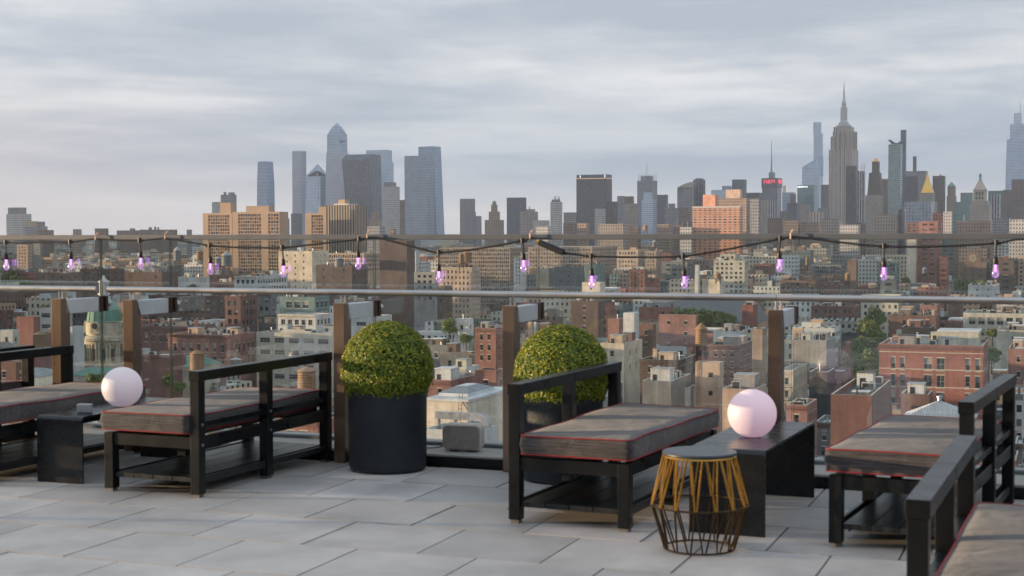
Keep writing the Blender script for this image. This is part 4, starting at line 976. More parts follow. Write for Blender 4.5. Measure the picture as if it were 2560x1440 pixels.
# gable on the beige loft
o = find('beige loft building'); W_, D_, Z_ = width_of(o)
mb = MB(); mb.box(W_ * .32, W_ * .72, .0, .5, Z_ + .003, Z_ + .7); mb.box(W_ * .40, W_ * .64, .0, .5, Z_ + .703, Z_ + 1.15); add(o, 'gable', mb, [WM('S')])
o = find('brown hall with a round emblem'); W_, D_, Z_ = width_of(o)
mb = MB(); mb.quad((W_ * .2, -.1, Z_), (W_ * .8, -.1, Z_), (W_ * .66, -.1, Z_ + 9), (W_ * .34, -.1, Z_ + 9), 0); mb.quad((W_ * .8, -.1, Z_), (W_ * .8, 8, Z_), (W_ * .66, 8, Z_ + 9), (W_ * .66, -.1, Z_ + 9), 0); mb.quad((W_ * .34, -.1, Z_ + 9), (W_ * .66, -.1, Z_ + 9), (W_ * .66, 8, Z_ + 9), (W_ * .34, 8, Z_ + 9), 0); mb.quad((W_ * .2, 8, Z_), (W_ * .2, -.1, Z_), (W_ * .34, -.1, Z_ + 9), (W_ * .34, 8, Z_ + 9), 0)
add(o, 'gable', mb, [WM('B')])
mb = MB(); 
for rr_o in ((3.0, 2.4), (1.7, 1.2)):
    for k in range(24):
        a0, a1 = 2 * math.pi * k / 24, 2 * math.pi * (k + 1) / 24; g = lambda r_, a: (W_ * .5 + r_ * math.cos(a), -.25, Z_ + 3.4 + r_ * math.sin(a)); mb.quad(g(rr_o[1], a0), g(rr_o[0], a0), g(rr_o[0], a1), g(rr_o[1], a1))
add(o, 'round_emblem', mb, [M_stone])

# pyramid roof near the right daybed, church roof -----------------------
def hip(name, x0, x1, yeave, yapex, D, dp, m, wallc, label, rot=20.3, ridge=.0, cat='roofed building'):
    a = R(rot); u = Vector((math.cos(a), -math.sin(a), 0)); FL = at(x0, yeave, D); w_ = solve(x1, Vector((FL.x, FL.y, 0)), u); z1 = FL.z
    zt = at((x0 + x1) / 2, yapex, FL.y - math.sin(a) * w_ / 2 + dp / 2).z
    o = empty(name, (FL.x, FL.y, 0), -a); tag(o, label, cat); HAND.append((x0, x1, yapex, yeave + 14, D))
    mb = MB(); mb.box(.4, w_ - .4, .4, dp - .4, 0, z1, 0, bot=False); mb.build('wall', [WM(wallc)], o)
    mb = MB(); q_ = [(0, 0, z1), (w_, 0, z1), (w_, dp, z1), (0, dp, z1)]; r0, r1 = w_ / 2 - w_ * ridge / 2 - .05, w_ / 2 + w_ * ridge / 2 + .05; t0, t1 = (r0, dp / 2, zt), (r1, dp / 2, zt)
    mb.quad(q_[0], q_[1], t1, t0); mb.quad(q_[1], q_[2], t1, t1); mb.quad(q_[2], q_[3], t0, t1); mb.quad(q_[3], q_[0], t0, t0); mb.quad(*q_[::-1])
    mb.build('roof', [m], o)
    return o, w_, z1, zt
m_seam = mat('standing_seam_white', (.50, .53, .56), .55, noise=.2, nscale=.6, stretch=(4, .3, 1))
o, w_, z1, zt = hip('hipped_pavilion', 2250, 2440, 1047, 1000, 215, 9, m_seam, 'S', 'white pyramid roof with metal ribs beyond the right daybed', cat='pavilion')
mb = MB()
for k in range(1, 26): x = w_ * k / 26; f = 1 - abs(x / w_ - .5) * 2; mb.tube([(x, -.02, z1 + .04), (x + (w_ / 2 - x) * 0, 4.5 * f, z1 + .04 + (zt - z1) * f)], .05, 5)
mb.build('roof_ribs', [mat('rib_metal', (.36, .38, .40), .5)], o)
mb = MB(); mb.lathe([(.35, 0), (.35, .5), (.5, .5), (.5, .62), (0, .8)], 10, (w_ / 2, 4.5, zt - .05)); mb.build('vent', [M_metal], o)
hip('church', 1590, 1900, 800, 748, 760, 26, mat('slate_roof', (.17, .18, .19), .8, noise=.2, nscale=.5), 'T', 'large plain slate grey church roof behind the red houses', ridge=.86, cat='church')

# former headquarters with green dome ------------------------------------
Dm = 470.0; c = at(262, 900, Dm); S_ = Dm / F
def zat(y): return at(262, y, Dm).z
dome = empty('domed_tower', (c.x, c.y, 0), -TR); tag(dome, 'ornate stone tower with a green copper dome and a white lantern', 'domed tower'); HAND.append((200, 310, 688, 950, Dm))
m_copper = mat('green_copper', (.125, .27, .215), .7, noise=.25, nscale=.6, stretch=(1, 1, .3)); m_lime = mat('limestone', (.46, .42, .33), .8, noise=.3, nscale=.7)
m_white = mat('white_painted', (.62, .63, .62), .6)
RD = 43 * S_
z_ = {k: zat(v) for k, v in dict(tip=688, lt=706, lb=722, lb2=737, dt=745, db=803, ct=838, cb=848, colt=858, colb=905, base=935).items()}
mb = MB(); prof = []
for k in range(0, 11): a = R(k * 8.4); prof.append((RD * math.cos(a) ** .9 + .0, z_['db'] + (z_['dt'] - z_['db']) * math.sin(a) / math.sin(R(84))))
prof[-1] = (1.4, z_['dt']); mb.lathe(prof, 32); mb.build('dome', [m_copper], dome, smooth=True)
mb = MB()
for k in range(16):
    a = 2 * math.pi * k / 16; mb.tube([(r_ * 1.012 * math.cos(a), r_ * 1.012 * math.sin(a), z) for r_, z in prof], .11, 5)
mb.build('dome_ribs', [m_copper], dome)
mb = MB(); H_ = z_['tip']; s = (z_['tip'] - z_['dt'])
mb.lathe([(1.9, z_['dt'] - .3), (1.9, z_['dt'] + .4), (1.5, z_['dt'] + .6), (1.5, z_['lb2']), (1.9, z_['lb2'] + .1), (1.9, z_['lb2'] + .5)], 12)
for k in range(8): a = 2 * math.pi * k / 8; mb.tube([(1.25 * math.cos(a), 1.25 * math.sin(a), z_['lb2'] + .4), (1.25 * math.cos(a), 1.25 * math.sin(a), z_['lt'])], .2, 6)
mb.lathe([(.7, z_['lb2'] + .4), (.7, z_['lt'])], 10); mb.lathe([(1.7, z_['lt']), (1.8, z_['lt'] + .3), (1.35, z_['lt'] + .6), (.7, z_['lt'] + 1.1), (.32, z_['lt'] + 1.8), (.25, H_ - .2), (0, H_)], 14)
mb.build('lantern', [m_white], dome, smooth=True)
mb = MB(); mb.lathe([(RD + .9, z_['ct'] - .8), (RD + .9, z_['ct'] - .2), (RD + .25, z_['ct'] + .1), (RD + .2, z_['db'] - .2), (RD + .5, z_['db']), (RD * .9, z_['db'] + .25)], 32); mb.build('attic', [m_lime], dome, smooth=True)
for k in range(4):
    a = R(90 * k - 90 + 8); g = empty('x', (0, 0, 0)); bpy.data.objects.remove(g)
    d = Vector((math.cos(a), math.sin(a), 0)); n_ = Vector((-d.y, d.x, 0)); cz = (z_['db'] + z_['ct']) / 2 + .6
    mb = MB(); mb.obox(d * (RD + .3) + Vector((0, 0, cz - .4)), n_ * 1.5, d * .5, Vector((0, 0, 1.6)))
    mb.tube([d * (RD + .3) + Vector((0, 0, cz + .4)), d * (RD + 1.0) + Vector((0, 0, cz + .4))], 1.35, 16)
    mb.tube([d * (RD + .95) + Vector((0, 0, cz + .4)), d * (RD + 1.06) + Vector((0, 0, cz + .4))], .95, 16, m=1)
    mb.build('clock_dormer', [m_lime, M_glass_d], dome)
mb = MB(); RC = RD + .8
mb.lathe([(RC * .86, z_['colb'] - .5), (RC * .86, z_['colt'])], 24, m=0)
mb.lathe([(RC + .3, z_['colt']), (RC + .3, z_['colt'] + .9), (RC + 1.2, z_['colt'] + 1.1), (RC + 1.2, z_['ct'] - .8)], 32); mb.lathe([(RC + .9, z_['base']), (RC + .9, z_['colb'] - .4), (RC + .4, z_['colb'])], 32); mb.build('drum', [m_lime], dome)
for k in range(12):
    a = 2 * math.pi * (k + .5) / 12; mb = MB()
    for da in (-.075, .075): mb.tube([((RC) * math.cos(a + da), (RC) * math.sin(a + da), z_['colb'] - .2), ((RC) * math.cos(a + da), (RC) * math.sin(a + da), z_['colt'] + .05)], .34, 10)
    mb.build('column_pair', [m_lime], dome, smooth=True)
    a2 = 2 * math.pi * k / 12; d = Vector((math.cos(a2), math.sin(a2), 0)); n_ = Vector((-d.y, d.x, 0)); mb = MB()
    mb.obox(d * (RC * .86) + Vector((0, 0, (z_['colb'] + z_['colt']) / 2 - .4)), n_ * .62, d * .08, Vector((0, 0, 1.9))); mb.build('arched_window', [M_glass_d], dome)
mb = MB(); mb.box(-8.5, 8.5, -8.5, 8.5, 0, z_['base'] + .1); mb.build('tower_base', [m_lime], dome)
hip('civic_wing', 350, 478, 914, 888, 405, 15, ROOF['n'], 'S', 'long low wing with a green copper roof right of the domed tower', ridge=.9, cat='civic building')
hip('civic_wing', 175, 262, 938, 918, 415, 14, ROOF['n'], 'S', 'short wing with a green copper roof left of the domed tower', ridge=.8, cat='civic building')
hip('civic_wing', -20, 92, 938, 918, 400, 14, ROOF['g'], 'S', 'low pediment roofed building beyond the far left daybeds', ridge=.5, cat='civic building')

# water tanks --------------------------------------------------------------
def tank(px, ytop, ybot, wpx, D, label, wood=True, legs=True):
    p = at(px, ybot, D); p.z = at(px, ybot, D).z; r_ = wpx / 2 * D / F; zt = at(px, ytop, D).z; hh = zt - p.z
    o = empty('water_tank', p); tag(o, label, 'water tank', 'rooftop water tanks')
    hb = hh * (.30 if legs else .02); hc = hh * .20
    mb = MB(); mb.lathe([(r_ * .97, hb), (r_, hb + .02), (r_ * .94, hh - hc)], 20)
    for k in range(7): z = hb + (hh - hc - hb) * (k + .5) / 7; mb.lathe([(r_ * 1.0, z), (r_ * 1.02, z + .02), (r_ * 1.0, z + .1)], 20, m=1)
    mb.poly([(r_ * math.cos(2 * math.pi * k / 20), r_ * math.sin(2 * math.pi * k / 20), hb) for k in range(20)][::-1]); mb.build('tank', [M_wood if wood else M_tankgrey, M_darkmetal], o)
    mb = MB(); mb.lathe([(r_ * 1.12, hh - hc), (r_ * .1, hh - .1), (0, hh)], 20); mb.build('cone_roof', [M_wood if wood else ROOF['g']], o)
    if legs:
        mb = MB()
        for sx in (-1, 1):
            for sy in (-1, 1): mb.tube([(sx * r_ * .75, sy * r_ * .75, -1), (sx * r_ * .62, sy * r_ * .62, hb)], .16, 6)
        for sy in (-1, 1): mb.tube([(-r_ * .72, sy * r_ * .72, 0), (r_ * .64, sy * r_ * .64, hb * .9)], .08, 5); mb.tube([(r_ * .72, sy * r_ * .72, 0), (-r_ * .64, sy * r_ * .64, hb * .9)], .08, 5)
        mb.box(-r_, r_, -r_, r_, hb - .25, hb - .02); mb.build('stand', [M_darkmetal], o)
    return o
tank(493, 874, 925, 36, 380, 'wooden water tank with a pointed roof just above the backrail of the third daybed', legs=False)
tank(767, 915, 975, 47, 350, 'largest wooden water tank, standing behind the backrail beside the left middle post', legs=False)
tank(590, 892, 925, 27, 400, 'small pale water tank peeking over the backrail beside the red brick loft', False, False)
tank(1753, 806, 890, 30, 440, 'brown water tank on tall steel legs above the scaffolded block')
tank(100, 828, 868, 34, 440, 'squat dark water tank with a peaked roof left of the left bronze posts', True, False)
tank(592, 825, 890, 24, 560, 'dark water tank on legs over the red brick loft')
tank(444, 616, 668, 19, 900, 'grey water tank with a pale roof below the cap rail, right of the joint', False)
tank(500, 622, 662, 17, 950, 'sunlit water tank left of the tan twin towers base', True)
tank(567, 628, 680, 26, 800, 'largest grey water tank in front of the brown grid towers', False)
tank(545, 640, 672, 15, 820, 'small blue grey water tank beside the larger one', False)
tank(848, 642, 668, 22, 860, 'round blue grey water tank on the blank brown block', False, False)
tank(1154, 630, 670, 15, 890, 'wooden water tank on the tan apartment house', True)
tank(1168, 624, 668, 22, 900, 'brown water tank on steel legs above the tan apartment house roof garden', True)
tank(1614, 560, 582, 12, 1650, 'small golden lit water tank on the skyline above the cap rail', True)
tank(2017, 640, 672, 7, 1200, 'slim tan water tank on a mast over the brown block', True)
tank(2119, 680, 712, 14, 1030, 'copper coloured water tank on the long brown brick block', True)
tank(1795, 680, 705, 15, 980, 'rusty water tank in front of the balcony block', True)
tank(2311, 668, 690, 12, 1200, 'white water tank before the red grid fronted tower', False)
tank(1200 + 1395 / 3.2, 600, 625, 10, 1300, 'tall grey drum tank under the cap rail', False)

# trees ----------------------------------------------------------------------
m_tree = bpy.data.materials.new('tree_leaves'); m_tree.use_nodes = True; nt = m_tree.node_tree; b = nt.nodes['Principled BSDF']; L = nt.links
g = N(nt, 'ShaderNodeNewGeometry'); cr = N(nt, 'ShaderNodeValToRGB'); L.new(g.outputs['Random Per Island'], cr.inputs[0]); cr.color_ramp.elements[0].color = (.03, .07, .02, 1); cr.color_ramp.elements[1].color = (.20, .28, .06, 1)
oi = N(nt, 'ShaderNodeObjectInfo'); hs = N(nt, 'ShaderNodeHueSaturation'); mr = N(nt, 'ShaderNodeMapRange', inp={3: .47, 4: .51}); L.new(oi.outputs['Random'], mr.inputs[0]); L.new(mr.outputs[0], hs.inputs['Hue']); L.new(cr.outputs[0], hs.inputs['Color']); L.new(hs.outputs[0], b.inputs['Base Color']); b.inputs['Roughness'].default_value = .6
m_bark = mat('bark', (.09, .065, .05), .9, noise=.3, nscale=2)
_crowns = []
for sd in range(4):
    r = random.Random(40 + sd); mb = MB(); cl = []
    for k in range(16):
        a = r.uniform(0, 6.28); rad = r.uniform(.15, .72); cl.append((Vector((rad * math.cos(a), rad * math.sin(a), r.uniform(-.35, .62) * (1.1 - rad * .6))), r.uniform(.22, .40)))
    for k in range(3200):
        cc, cr_ = r.choice(cl); d = Vector((r.gauss(0, 1), r.gauss(0, 1), r.gauss(.25, 1))).normalized(); p = cc + d * cr_ * (r.uniform(.75, 1.08)); p.z *= .85
        nrm = (d + Vector((r.gauss(0, .6), r.gauss(0, .6), r.gauss(0, .6)))).normalized(); t1 = nrm.orthogonal().normalized(); t2 = nrm.cross(t1); h = r.uniform(.04, .08)
        i0 = len(mb.v); mb.v += [tuple(p - t1 * h), tuple(p - t2 * h * .7), tuple(p + t1 * h), tuple(p + t2 * h * .7)]; mb.f.append((i0, i0 + 1, i0 + 2, i0 + 3)); mb.m.append(0); mb.uv += [(0, 0)] * 4
    oo = mb.build('crown', m_tree); _crowns.append(oo.data); bpy.data.objects.remove(oo)
mb = MB(); mb.tube([(0, 0, -3.2), (0, .02, -1.0), (.03, 0, .1)], .09, 7, r2=.04)
for a in (0, 1.3, 2.5, 3.9, 5.1): mb.tube([(0, 0, -1.1), (.35 * math.cos(a), .35 * math.sin(a), -.3), (.6 * math.cos(a), .6 * math.sin(a), .25)], .035, 5, r2=.012)
oo = mb.build('trunk', m_bark); _trunk = oo.data; bpy.data.objects.remove(oo)
ti = 0
def tree(px, ytop, wpx, D, label, group='street trees', zs=1.0):
    global ti
    r_ = wpx / 2 * D / F; p = at(px, ytop, D); zt = p.z; zc_ = zt - r_ * .95 * zs
    o = empty('tree', (p.x, p.y, 0), ti * 1.7); tag(o, label, 'tree', group)
    c = bpy.data.objects.new('crown', _crowns[ti % 4]); COL.objects.link(c); c.parent = o; c.location.z = zc_; c.scale = (r_, r_, r_ * zs * 1.1)
    t = bpy.data.objects.new('trunk', _trunk); COL.objects.link(t); t.parent = o; t.location.z = zc_; s = zc_ / 3.2 if zc_ > 1 else 1; t.scale = (r_, r_, max(s, .5))
    HAND.append((px - wpx * .42, px + wpx * .42, ytop + 4, ytop + wpx * .7, D)); ti += 1
TREES = '''
2188 765 62 700|tree at the far end of the tree lined street
2170 790 70 640|tree in the upper middle of the tree lined street
2190 812 66 600|tree in the middle of the tree lined street, on its right side
2160 835 76 540|rounded tree halfway down the tree lined street
2180 868 80 490|tree below the rounded one in the tree lined street
2135 872 74 470|broad tree at the near left end of the tree lined street
2165 905 80 430|nearest tree of the tree lined street
2472 862 64 420|yellow green tree at the right end of the big red brick block
2290 838 60 500|low tree top behind the big red brick block
1722 756 92 720|leftmost tree of the group in front of the church roof
1775 762 70 740|middle tree of the group in front of the church roof
1810 775 70 700|lower tree at the right end of the church roof group
1850 752 60 800|tree directly left of the right bronze post top
2415 686 70 1150|left tree of the far group above the handrail at the right
2465 690 66 1180|right tree of the far group above the handrail at the right
2265 690 30 1150|small yellow green tree near the green glass block
1125 792 56 520|roof garden tree in front of the tan apartment house
1165 828 40 500|orange tinged bush beside the white stucco house
235 925 52 380|yellow green tree in front of the short green roofed wing
268 930 46 370|second tree by the short green roofed wing, touching the lilac globe
424 930 48 370|small tree in front of the long green roofed wing
448 948 40 360|bush at the foot of the long green roofed wing
2480 815 40 560|tree top right of the arched pale building
112 760 44 620|bushy tree above the small flat red block
30 665 60 1300|far tree below the sun struck tan slab
70 690 54 1200|far tree behind the brown brick warehouse
480 705 30 880|roof shrub by the pale plant room boxes
2330 775 46 700|roof garden tree beside the tree lined street
'''
for ln in TREES.strip().split('\n'):
    s, lb = ln.split('|'); a = [float(x) for x in s.split()]; tree(*a, lb)
# ================================================================ SKYLINE TOWERS
def TM(name, *a, **k): return towmat('skin_' + name, *a, **k)
SK = {
 'glassblue': TM('blue_glass', (.24, .32, .43), (.22, .30, .42), 3.2, 4.0, .85, .8, gm=.65, gr=.18, wr=.4, var=.25, blinds=.05),
 'glasspale': TM('pale_glass', (.42, .51, .63), (.38, .48, .61), 3.2, 4.2, .8, .7, gm=.5, gr=.2, wr=.5, var=.18, blinds=.05),
 'pinkglass': TM('rosy_glass', (.40, .42, .49), (.36, .39, .47), 3.0, 4.2, .8, .7, gm=.4, gr=.25, wr=.5, var=.15, blinds=.05),
 'glassdark': TM('dark_glass', (.13, .155, .20), (.06, .08, .115), 6.0, 4.0, .8, .8, gm=.4, gr=.15, wr=.4, var=.35, blinds=.04, vstrip=True),
 'glasslit': TM('lit_glass', (.25, .31, .39), (.19, .25, .33), 4.2, 4.2, .8, .75, gm=.45, gr=.18, wr=.4, var=.25, blinds=.05, lit=0.0),
 'glassteal': TM('teal_glass', (.12, .22, .23), (.10, .20, .21), 3.0, 3.8, .85, .8, gm=.4, gr=.15, wr=.4, var=.25, blinds=.04),
 'slab': TM('dark_slab', (.06, .062, .08), (.035, .04, .055), 1.6, 3.8, .6, .6, gr=.3, wr=.5, var=.3, blinds=.06),
 'slabblue': TM('blue_slab', (.075, .095, .135), (.06, .08, .12), 2.2, 3.8, .6, .6, gr=.25, wr=.5, var=.3, blinds=.05),
 'white': TM('white_grid', (.44, .44, .44), (.06, .07, .085), 2.6, 3.4, .45, .48, var=.5, blinds=.1),
 'whitestrip': TM('white_fins', (.40, .42, .45), (.05, .06, .085), 5.0, 3.6, .62, .9, var=.4, blinds=.1, vstrip=True),
 'lime': TM('limestone_grid', (.31, .275, .25), (.10, .09, .09), 2.9, 3.8, .42, .6, var=.3, blinds=.1),
 'limestrip': TM('limestone_piers', (.47, .385, .335), (.17, .15, .15), 5.2, 3.8, .4, .8, var=.25, blinds=.1, vstrip=True),
 'tan': TM('tan_grid', (.28, .215, .175), (.07, .065, .065), 2.7, 3.3, .42, .5, var=.5, blinds=.15),
 'brown': TM('brown_grid', (.16, .12, .105), (.045, .045, .05), 2.7, 3.4, .42, .5, var=.5, blinds=.15),
 'orange': TM('orange_brick', (.50, .24, .145), (.11, .085, .08), 5.0, 2.9, .5, .5, var=.6, blinds=.25),
 'grey': TM('grey_grid', (.22, .235, .26), (.07, .08, .095), 2.8, 3.5, .5, .5, var=.5, blinds=.12),
 'silver': TM('concrete_grid', (.36, .26, .18), (.075, .055, .045), 4.2, 2.8, .74, .68, var=.5, blinds=.22, gr=.4),
 'conc': mat('concrete_blank', (.37, .27, .19), .85, noise=.12, nscale=.1),
 'stripe': TM('bronze_fins', (.28, .24, .19), (.05, .05, .05), 2.6, 60.0, .55, .95, var=.35, blinds=.1, vstrip=True, gr=.25),
 'netted': TM('netted', (.10, .085, .08), (.07, .065, .065), 2.4, 3.4, .6, .5, var=.3, blinds=.0),
 'redgrid': TM('red_grid', (.34, .12, .085), (.05, .05, .05), 3.0, 3.6, .6, .5, var=.5, blinds=.15, lit=.08),
}
M_gold = mat('gold_leaf', (.85, .50, .10), .35, metal=.85); M_green = mat('verdigris', (.16, .31, .26), .7); M_mast = mat('mast_steel', (.22, .23, .25), .5, metal=.5)
def prism(mb, c, w_, dp, z0, z1, rot, m=0, w2=None, d2=None, c2=None, cap=True, n=4):
    a = R(rot); u = Vector((math.cos(a), -math.sin(a), 0)); v = Vector((math.sin(a), math.cos(a), 0)); w2 = w_ if w2 is None else w2; d2 = dp if d2 is None else d2; c2 = c if c2 is None else c2
    P = [c + u * sx * w_ / 2 + v * sy * dp / 2 for sx, sy in ((-1, -1), (1, -1), (1, 1), (-1, 1))]; Q = [c2 + u * sx * w2 / 2 + v * sy * d2 / 2 for sx, sy in ((-1, -1), (1, -1), (1, 1), (-1, 1))]
    for i in range(4):
        j = (i + 1) % 4; mb.wall((P[i].x, P[i].y), (P[j].x, P[j].y), z0, z1, m, p2=(Q[i].x, Q[i].y), q2=(Q[j].x, Q[j].y))
    if cap: mb.quad(*[(q.x, q.y, z1) for q in Q], m, [(0, .1)] * 4)
def tower(name, label, D, skin, segs, k=1.0, rot=27.0, parts=(), cat='tower', yb=600, group=None):
    """segs: (xl, xr, y_low, y_top[, xl_top, xr_top[, skin]]) from the ground up, picture columns turned into metres at distance D"""
    x0 = min(s[0] for s in segs); x1 = max(s[1] for s in segs); xm = (segs[0][0] + segs[0][1]) / 2
    base = at(xm, 600, D); base.z = 0; S = D / F; rho = R(rot) - math.atan((xm - 1280) / F)
    K = math.cos(rho) + k * math.sin(rho); Z = lambda y: at(xm, y, D).z
    o = empty(name, base); tag(o, label, cat, group)
    HAND.append((x0, x1, min(s[3] for s in segs), yb, D))
    skins = {}
    lx = lambda l, r_: Vector((((l + r_) / 2 - xm) * S, 0, 0))
    for s in segs:
        sk = s[6] if len(s) > 6 else skin; mb = skins.setdefault(sk, MB())
        w_ = (s[1] - s[0]) * S / K; c = lx(s[0], s[1]); z0 = 0 if s[2] is None else Z(s[2])
        if len(s) > 4 and s[4] is not None: w2 = (s[5] - s[4]) * S / K; prism(mb, c, w_, w_ * k, z0, Z(s[3]), rot, 0, w2, w2 * k, lx(s[4], s[5]))
        else: prism(mb, c, w_, w_ * k, z0, Z(s[3]), rot)
    for i, (sk, mb) in enumerate(skins.items()):
        mb.build('shaft' if i == 0 else 'upper_stage', sk if not isinstance(sk, str) else SK[sk], o)
    for fn in parts: fn(o, S, Z, lambda x: (x - xm) * S, K)
    return o
def p_mast(x, yb_, yt, wd, m=None, name='mast'):
    def f(o, S, Z, X, K):
        mb = MB(); mb.tube([(X(x), 0, Z(yb_)), (X(x), 0, Z(yt))], wd * S / 2, 8, r2=wd * S / 5); mb.build(name, m or M_mast, o)
    return f
def p_box(x0, x1, yb_, yt, skin, name='roof_plant', k=1.0):
    def f(o, S, Z, X, K):
        mb = MB(); w_ = (x1 - x0) * S / K; prism(mb, Vector((X((x0 + x1) / 2), 0, 0)), w_, w_ * k, Z(yb_), Z(yt), 27); mb.build(name, SK[skin] if skin in SK else skin, o)
    return f
def p_cone(x0, x1, yb_, yt, m, name='spire', n=4, rot=27, top=.02):
    def f(o, S, Z, X, K):
        mb = MB(); w_ = (x1 - x0) * S
        if n == 4: w_ /= K; prism(mb, Vector((X((x0 + x1) / 2), 0, 0)), w_, w_, Z(yb_), Z(yt), rot, 0, w_ * top, w_ * top)
        else: mb.lathe([(w_ / 2, Z(yb_)), (w_ / 2 * top, Z(yt))], n, (X((x0 + x1) / 2), 0, 0))
        mb.build(name, m, o)
    return f
# --- west side group
tower('tower', 'white ribbed high-rise at the far left of the skyline', 2300, 'white', [(18, 78, None, 535), (22, 66, 535, 519, None, None, 'grey')], .6)
tower('tower', 'peach topped stepped block beside the white ribbed high-rise', 2250, 'grey', [(64, 118, None, 566), (68, 96, 566, 553, None, None, 'conc'), (96, 113, 566, 554, None, None, 'grey')], .6)
tower('building', 'low dark block right of the peach topped one', 2000, 'brown', [(96, 134, None, 575)], .8, cat='building')
tower('building', 'small striped rooftop block on the left horizon', 2100, 'tan', [(183, 204, None, 573)], 1, cat='building')
tower('building', 'square brown block standing alone on the left horizon', 2300, 'brown', [(238, 271, None, 571)], 1, cat='building')
tower('building', 'long roofline with many little tanks left of the tan twin towers', 2400, 'brown', [(350, 405, None, 574), (372, 380, 574, 568), (386, 391, 574, 567), (394, 398, 574, 568)], .5, cat='building')
tower('building', 'low brown terrace on the horizon left of the long roofline', 2450, 'brown', [(293, 352, None, 576), (325, 338, 576, 571)], .5, cat='building')
tower('building', 'dark brown flat block close to the left of the tan twin towers', 2200, 'brown', [(405, 443, None, 574)], .6, cat='building')
tower('building', 'smallest square block on the horizon beside the tan twin towers', 2300, 'grey', [(467, 480, None, 574)], 1, cat='building')
tower('tower', 'white topped slim block behind the left end of the tan twin towers', 2800, 'white', [(531, 556, None, 505)], .8)
tower('tower', 'grey block with rooftop tanks behind the tan twin towers', 3000, 'grey', [(553, 592, None, 487), (560, 567, 487, 480), (572, 588, 487, 481)], .8)
def slabtower(label, x0, bays, xe, ytop, D, boxes, depth=16.0, side=True):
    """concrete tower: blank end walls and gridded bays"""
    rot = 20.3; a = R(rot); u = Vector((math.cos(a), -math.sin(a), 0)); FL = at(x0, ytop, D); z1 = FL.z; o = empty('tower', (FL.x, FL.y, 0), -a); tag(o, label, 'tower', 'tan concrete towers with deep window grids'); HAND.append((x0, xe, ytop, 660, D))
    X = lambda px: solve(px, Vector((FL.x, FL.y, 0)), u)
    mb = MB(); mbg = MB(); wE = X(xe); prev = 0
    mb.box(0, wE, .6, depth, 0, z1)
    for (b0, b1) in bays:
        xb0, xb1 = X(b0), X(b1)
        mb.box(prev, xb0, 0, .597, 0, z1 + .003); prev = xb1
        mb.box(xb0 + .002, xb1 - .002, 0, .597, z1 - 1.8, z1)
        n = max(2, round((xb1 - xb0) / 2.2)); cw = (xb1 - xb0) / n; zz = z1 - 1.8; 
        for k in range(1, n): mb.box(xb0 + k * cw - .22, xb0 + k * cw + .22, .05, .597, z1 - 62, z1 - 1.803)
        while zz > z1 - 60:
            zz -= 2.8; mb.box(xb0 + .002, xb1 - .002, .1, .596, zz, zz + .75)
        for k in range(n):
            z = z1 - 1.8
            while z > z1 - 60: 
                z -= 2.8; mbg.wall((xb0 + k * cw + .2, .45), (xb0 + (k + 1) * cw - .2, .45), z + .7, z + 2.8, rnd.choice((0, 0, 0, 1, 2)))
    if prev < wE: mb.box(prev, wE, 0, .597, 0, z1 + .003)
    mb.build('concrete_frame', SK['conc'], o); mbg.build('window_grid', [M_glass_d, mat('warm_curtain', (.30, .16, .09), .6), M_glass_l], o)
    for (b0, b1, yt) in boxes:
        mb = MB(); mb.box(X(b0), X(b1), 3, depth - 3, z1 + .004, at((b0 + b1) / 2, yt, D).z); mb.build('roof_plant', SK['conc'], o)
    return o
slabtower('left one of the tan gridded concrete towers', 507, [(521, 574)], 580, 533, 1290, [(546, 573, 507)], 15)
slabtower('wide middle one of the tan gridded concrete towers, with two window fields', 581, [(596, 653), (671, 697)], 699, 530, 1260, [(611, 668, 515)], 15)
slabtower('right one of the tan gridded concrete towers, beside the bronze striped block', 763, [(779, 808)], 818, 533, 1350, [(793, 812, 517)], 15)
tower('tower', 'bronze block with fine upright fins beside the tan gridded towers', 1300, 'stripe', [(815, 917, None, 513)], .7, rot=24, parts=[p_box(848, 872, 513, 499, 'conc', 'roof_plant'), p_box(838, 892, 513, 509.5, 'white', 'roof_ring')], yb=640)
tower('tower', 'tall dark glass tower with a rounded profile behind the tan twin towers', 4300, 'glassblue', [(642, 688, None, 460, 644, 687), (644, 687, 460, 406, 646, 684), (648, 682, 406, 404)], .9)
tower('tower', 'tall thin lilac grey tower left of the notched glass tower', 4400, 'pinkglass', [(729, 767, None, 500, 732, 767), (732, 767, 500, 378)], .8)
tower('building', 'blue grey block at the foot of the thin lilac tower', 3500, 'slabblue', [(728, 756, None, 534)], .8, cat='building')
tower('building', 'pale low office block between the tan towers', 3200, 'grey', [(699, 724, None, 546)], .8, cat='building')
def notch(o, S, Z, X, K):
    mb = MB(); P = lambda x, y, yy: (X(x), yy, Z(y))
    mb.poly([P(768, 441, -18), P(796, 426, -24), P(795, 411, 0)], 0); mb.build('crown', SK['glassblue'], o); mb = MB(); mb.poly([P(796, 426, -24), P(822, 441, 4), P(795, 411, 0)], 0); mb.poly([P(822, 441, 4), P(795, 441, 24), P(795, 411, 0)], 0); mb.poly([P(795, 441, 24), P(768, 441, -18), P(795, 411, 0)], 0)
    mb.build('crown_side', SK['glasspale'], o)
    mb = MB()
    for a, b in (((768, 441, -18), (795, 411, 0)), ((822, 441, 4), (796, 411, 0)), ((768, 441, -18.6), (797, 425, -25)), ((797, 425, -25), (797, 500, -30))): mb.tube([P(*a), P(*b)], .9, 5)
    mb.build('edge_fins', mat('white_steel_edge', (.75, .74, .76), .5), o)
tower('tower', 'pale glass tower with a slanted notched peak and white edges', 4250, 'glasspale', [(760, 825, None, 470, 767, 823), (767, 823, 470, 441, 768, 822)], .9, parts=[notch])
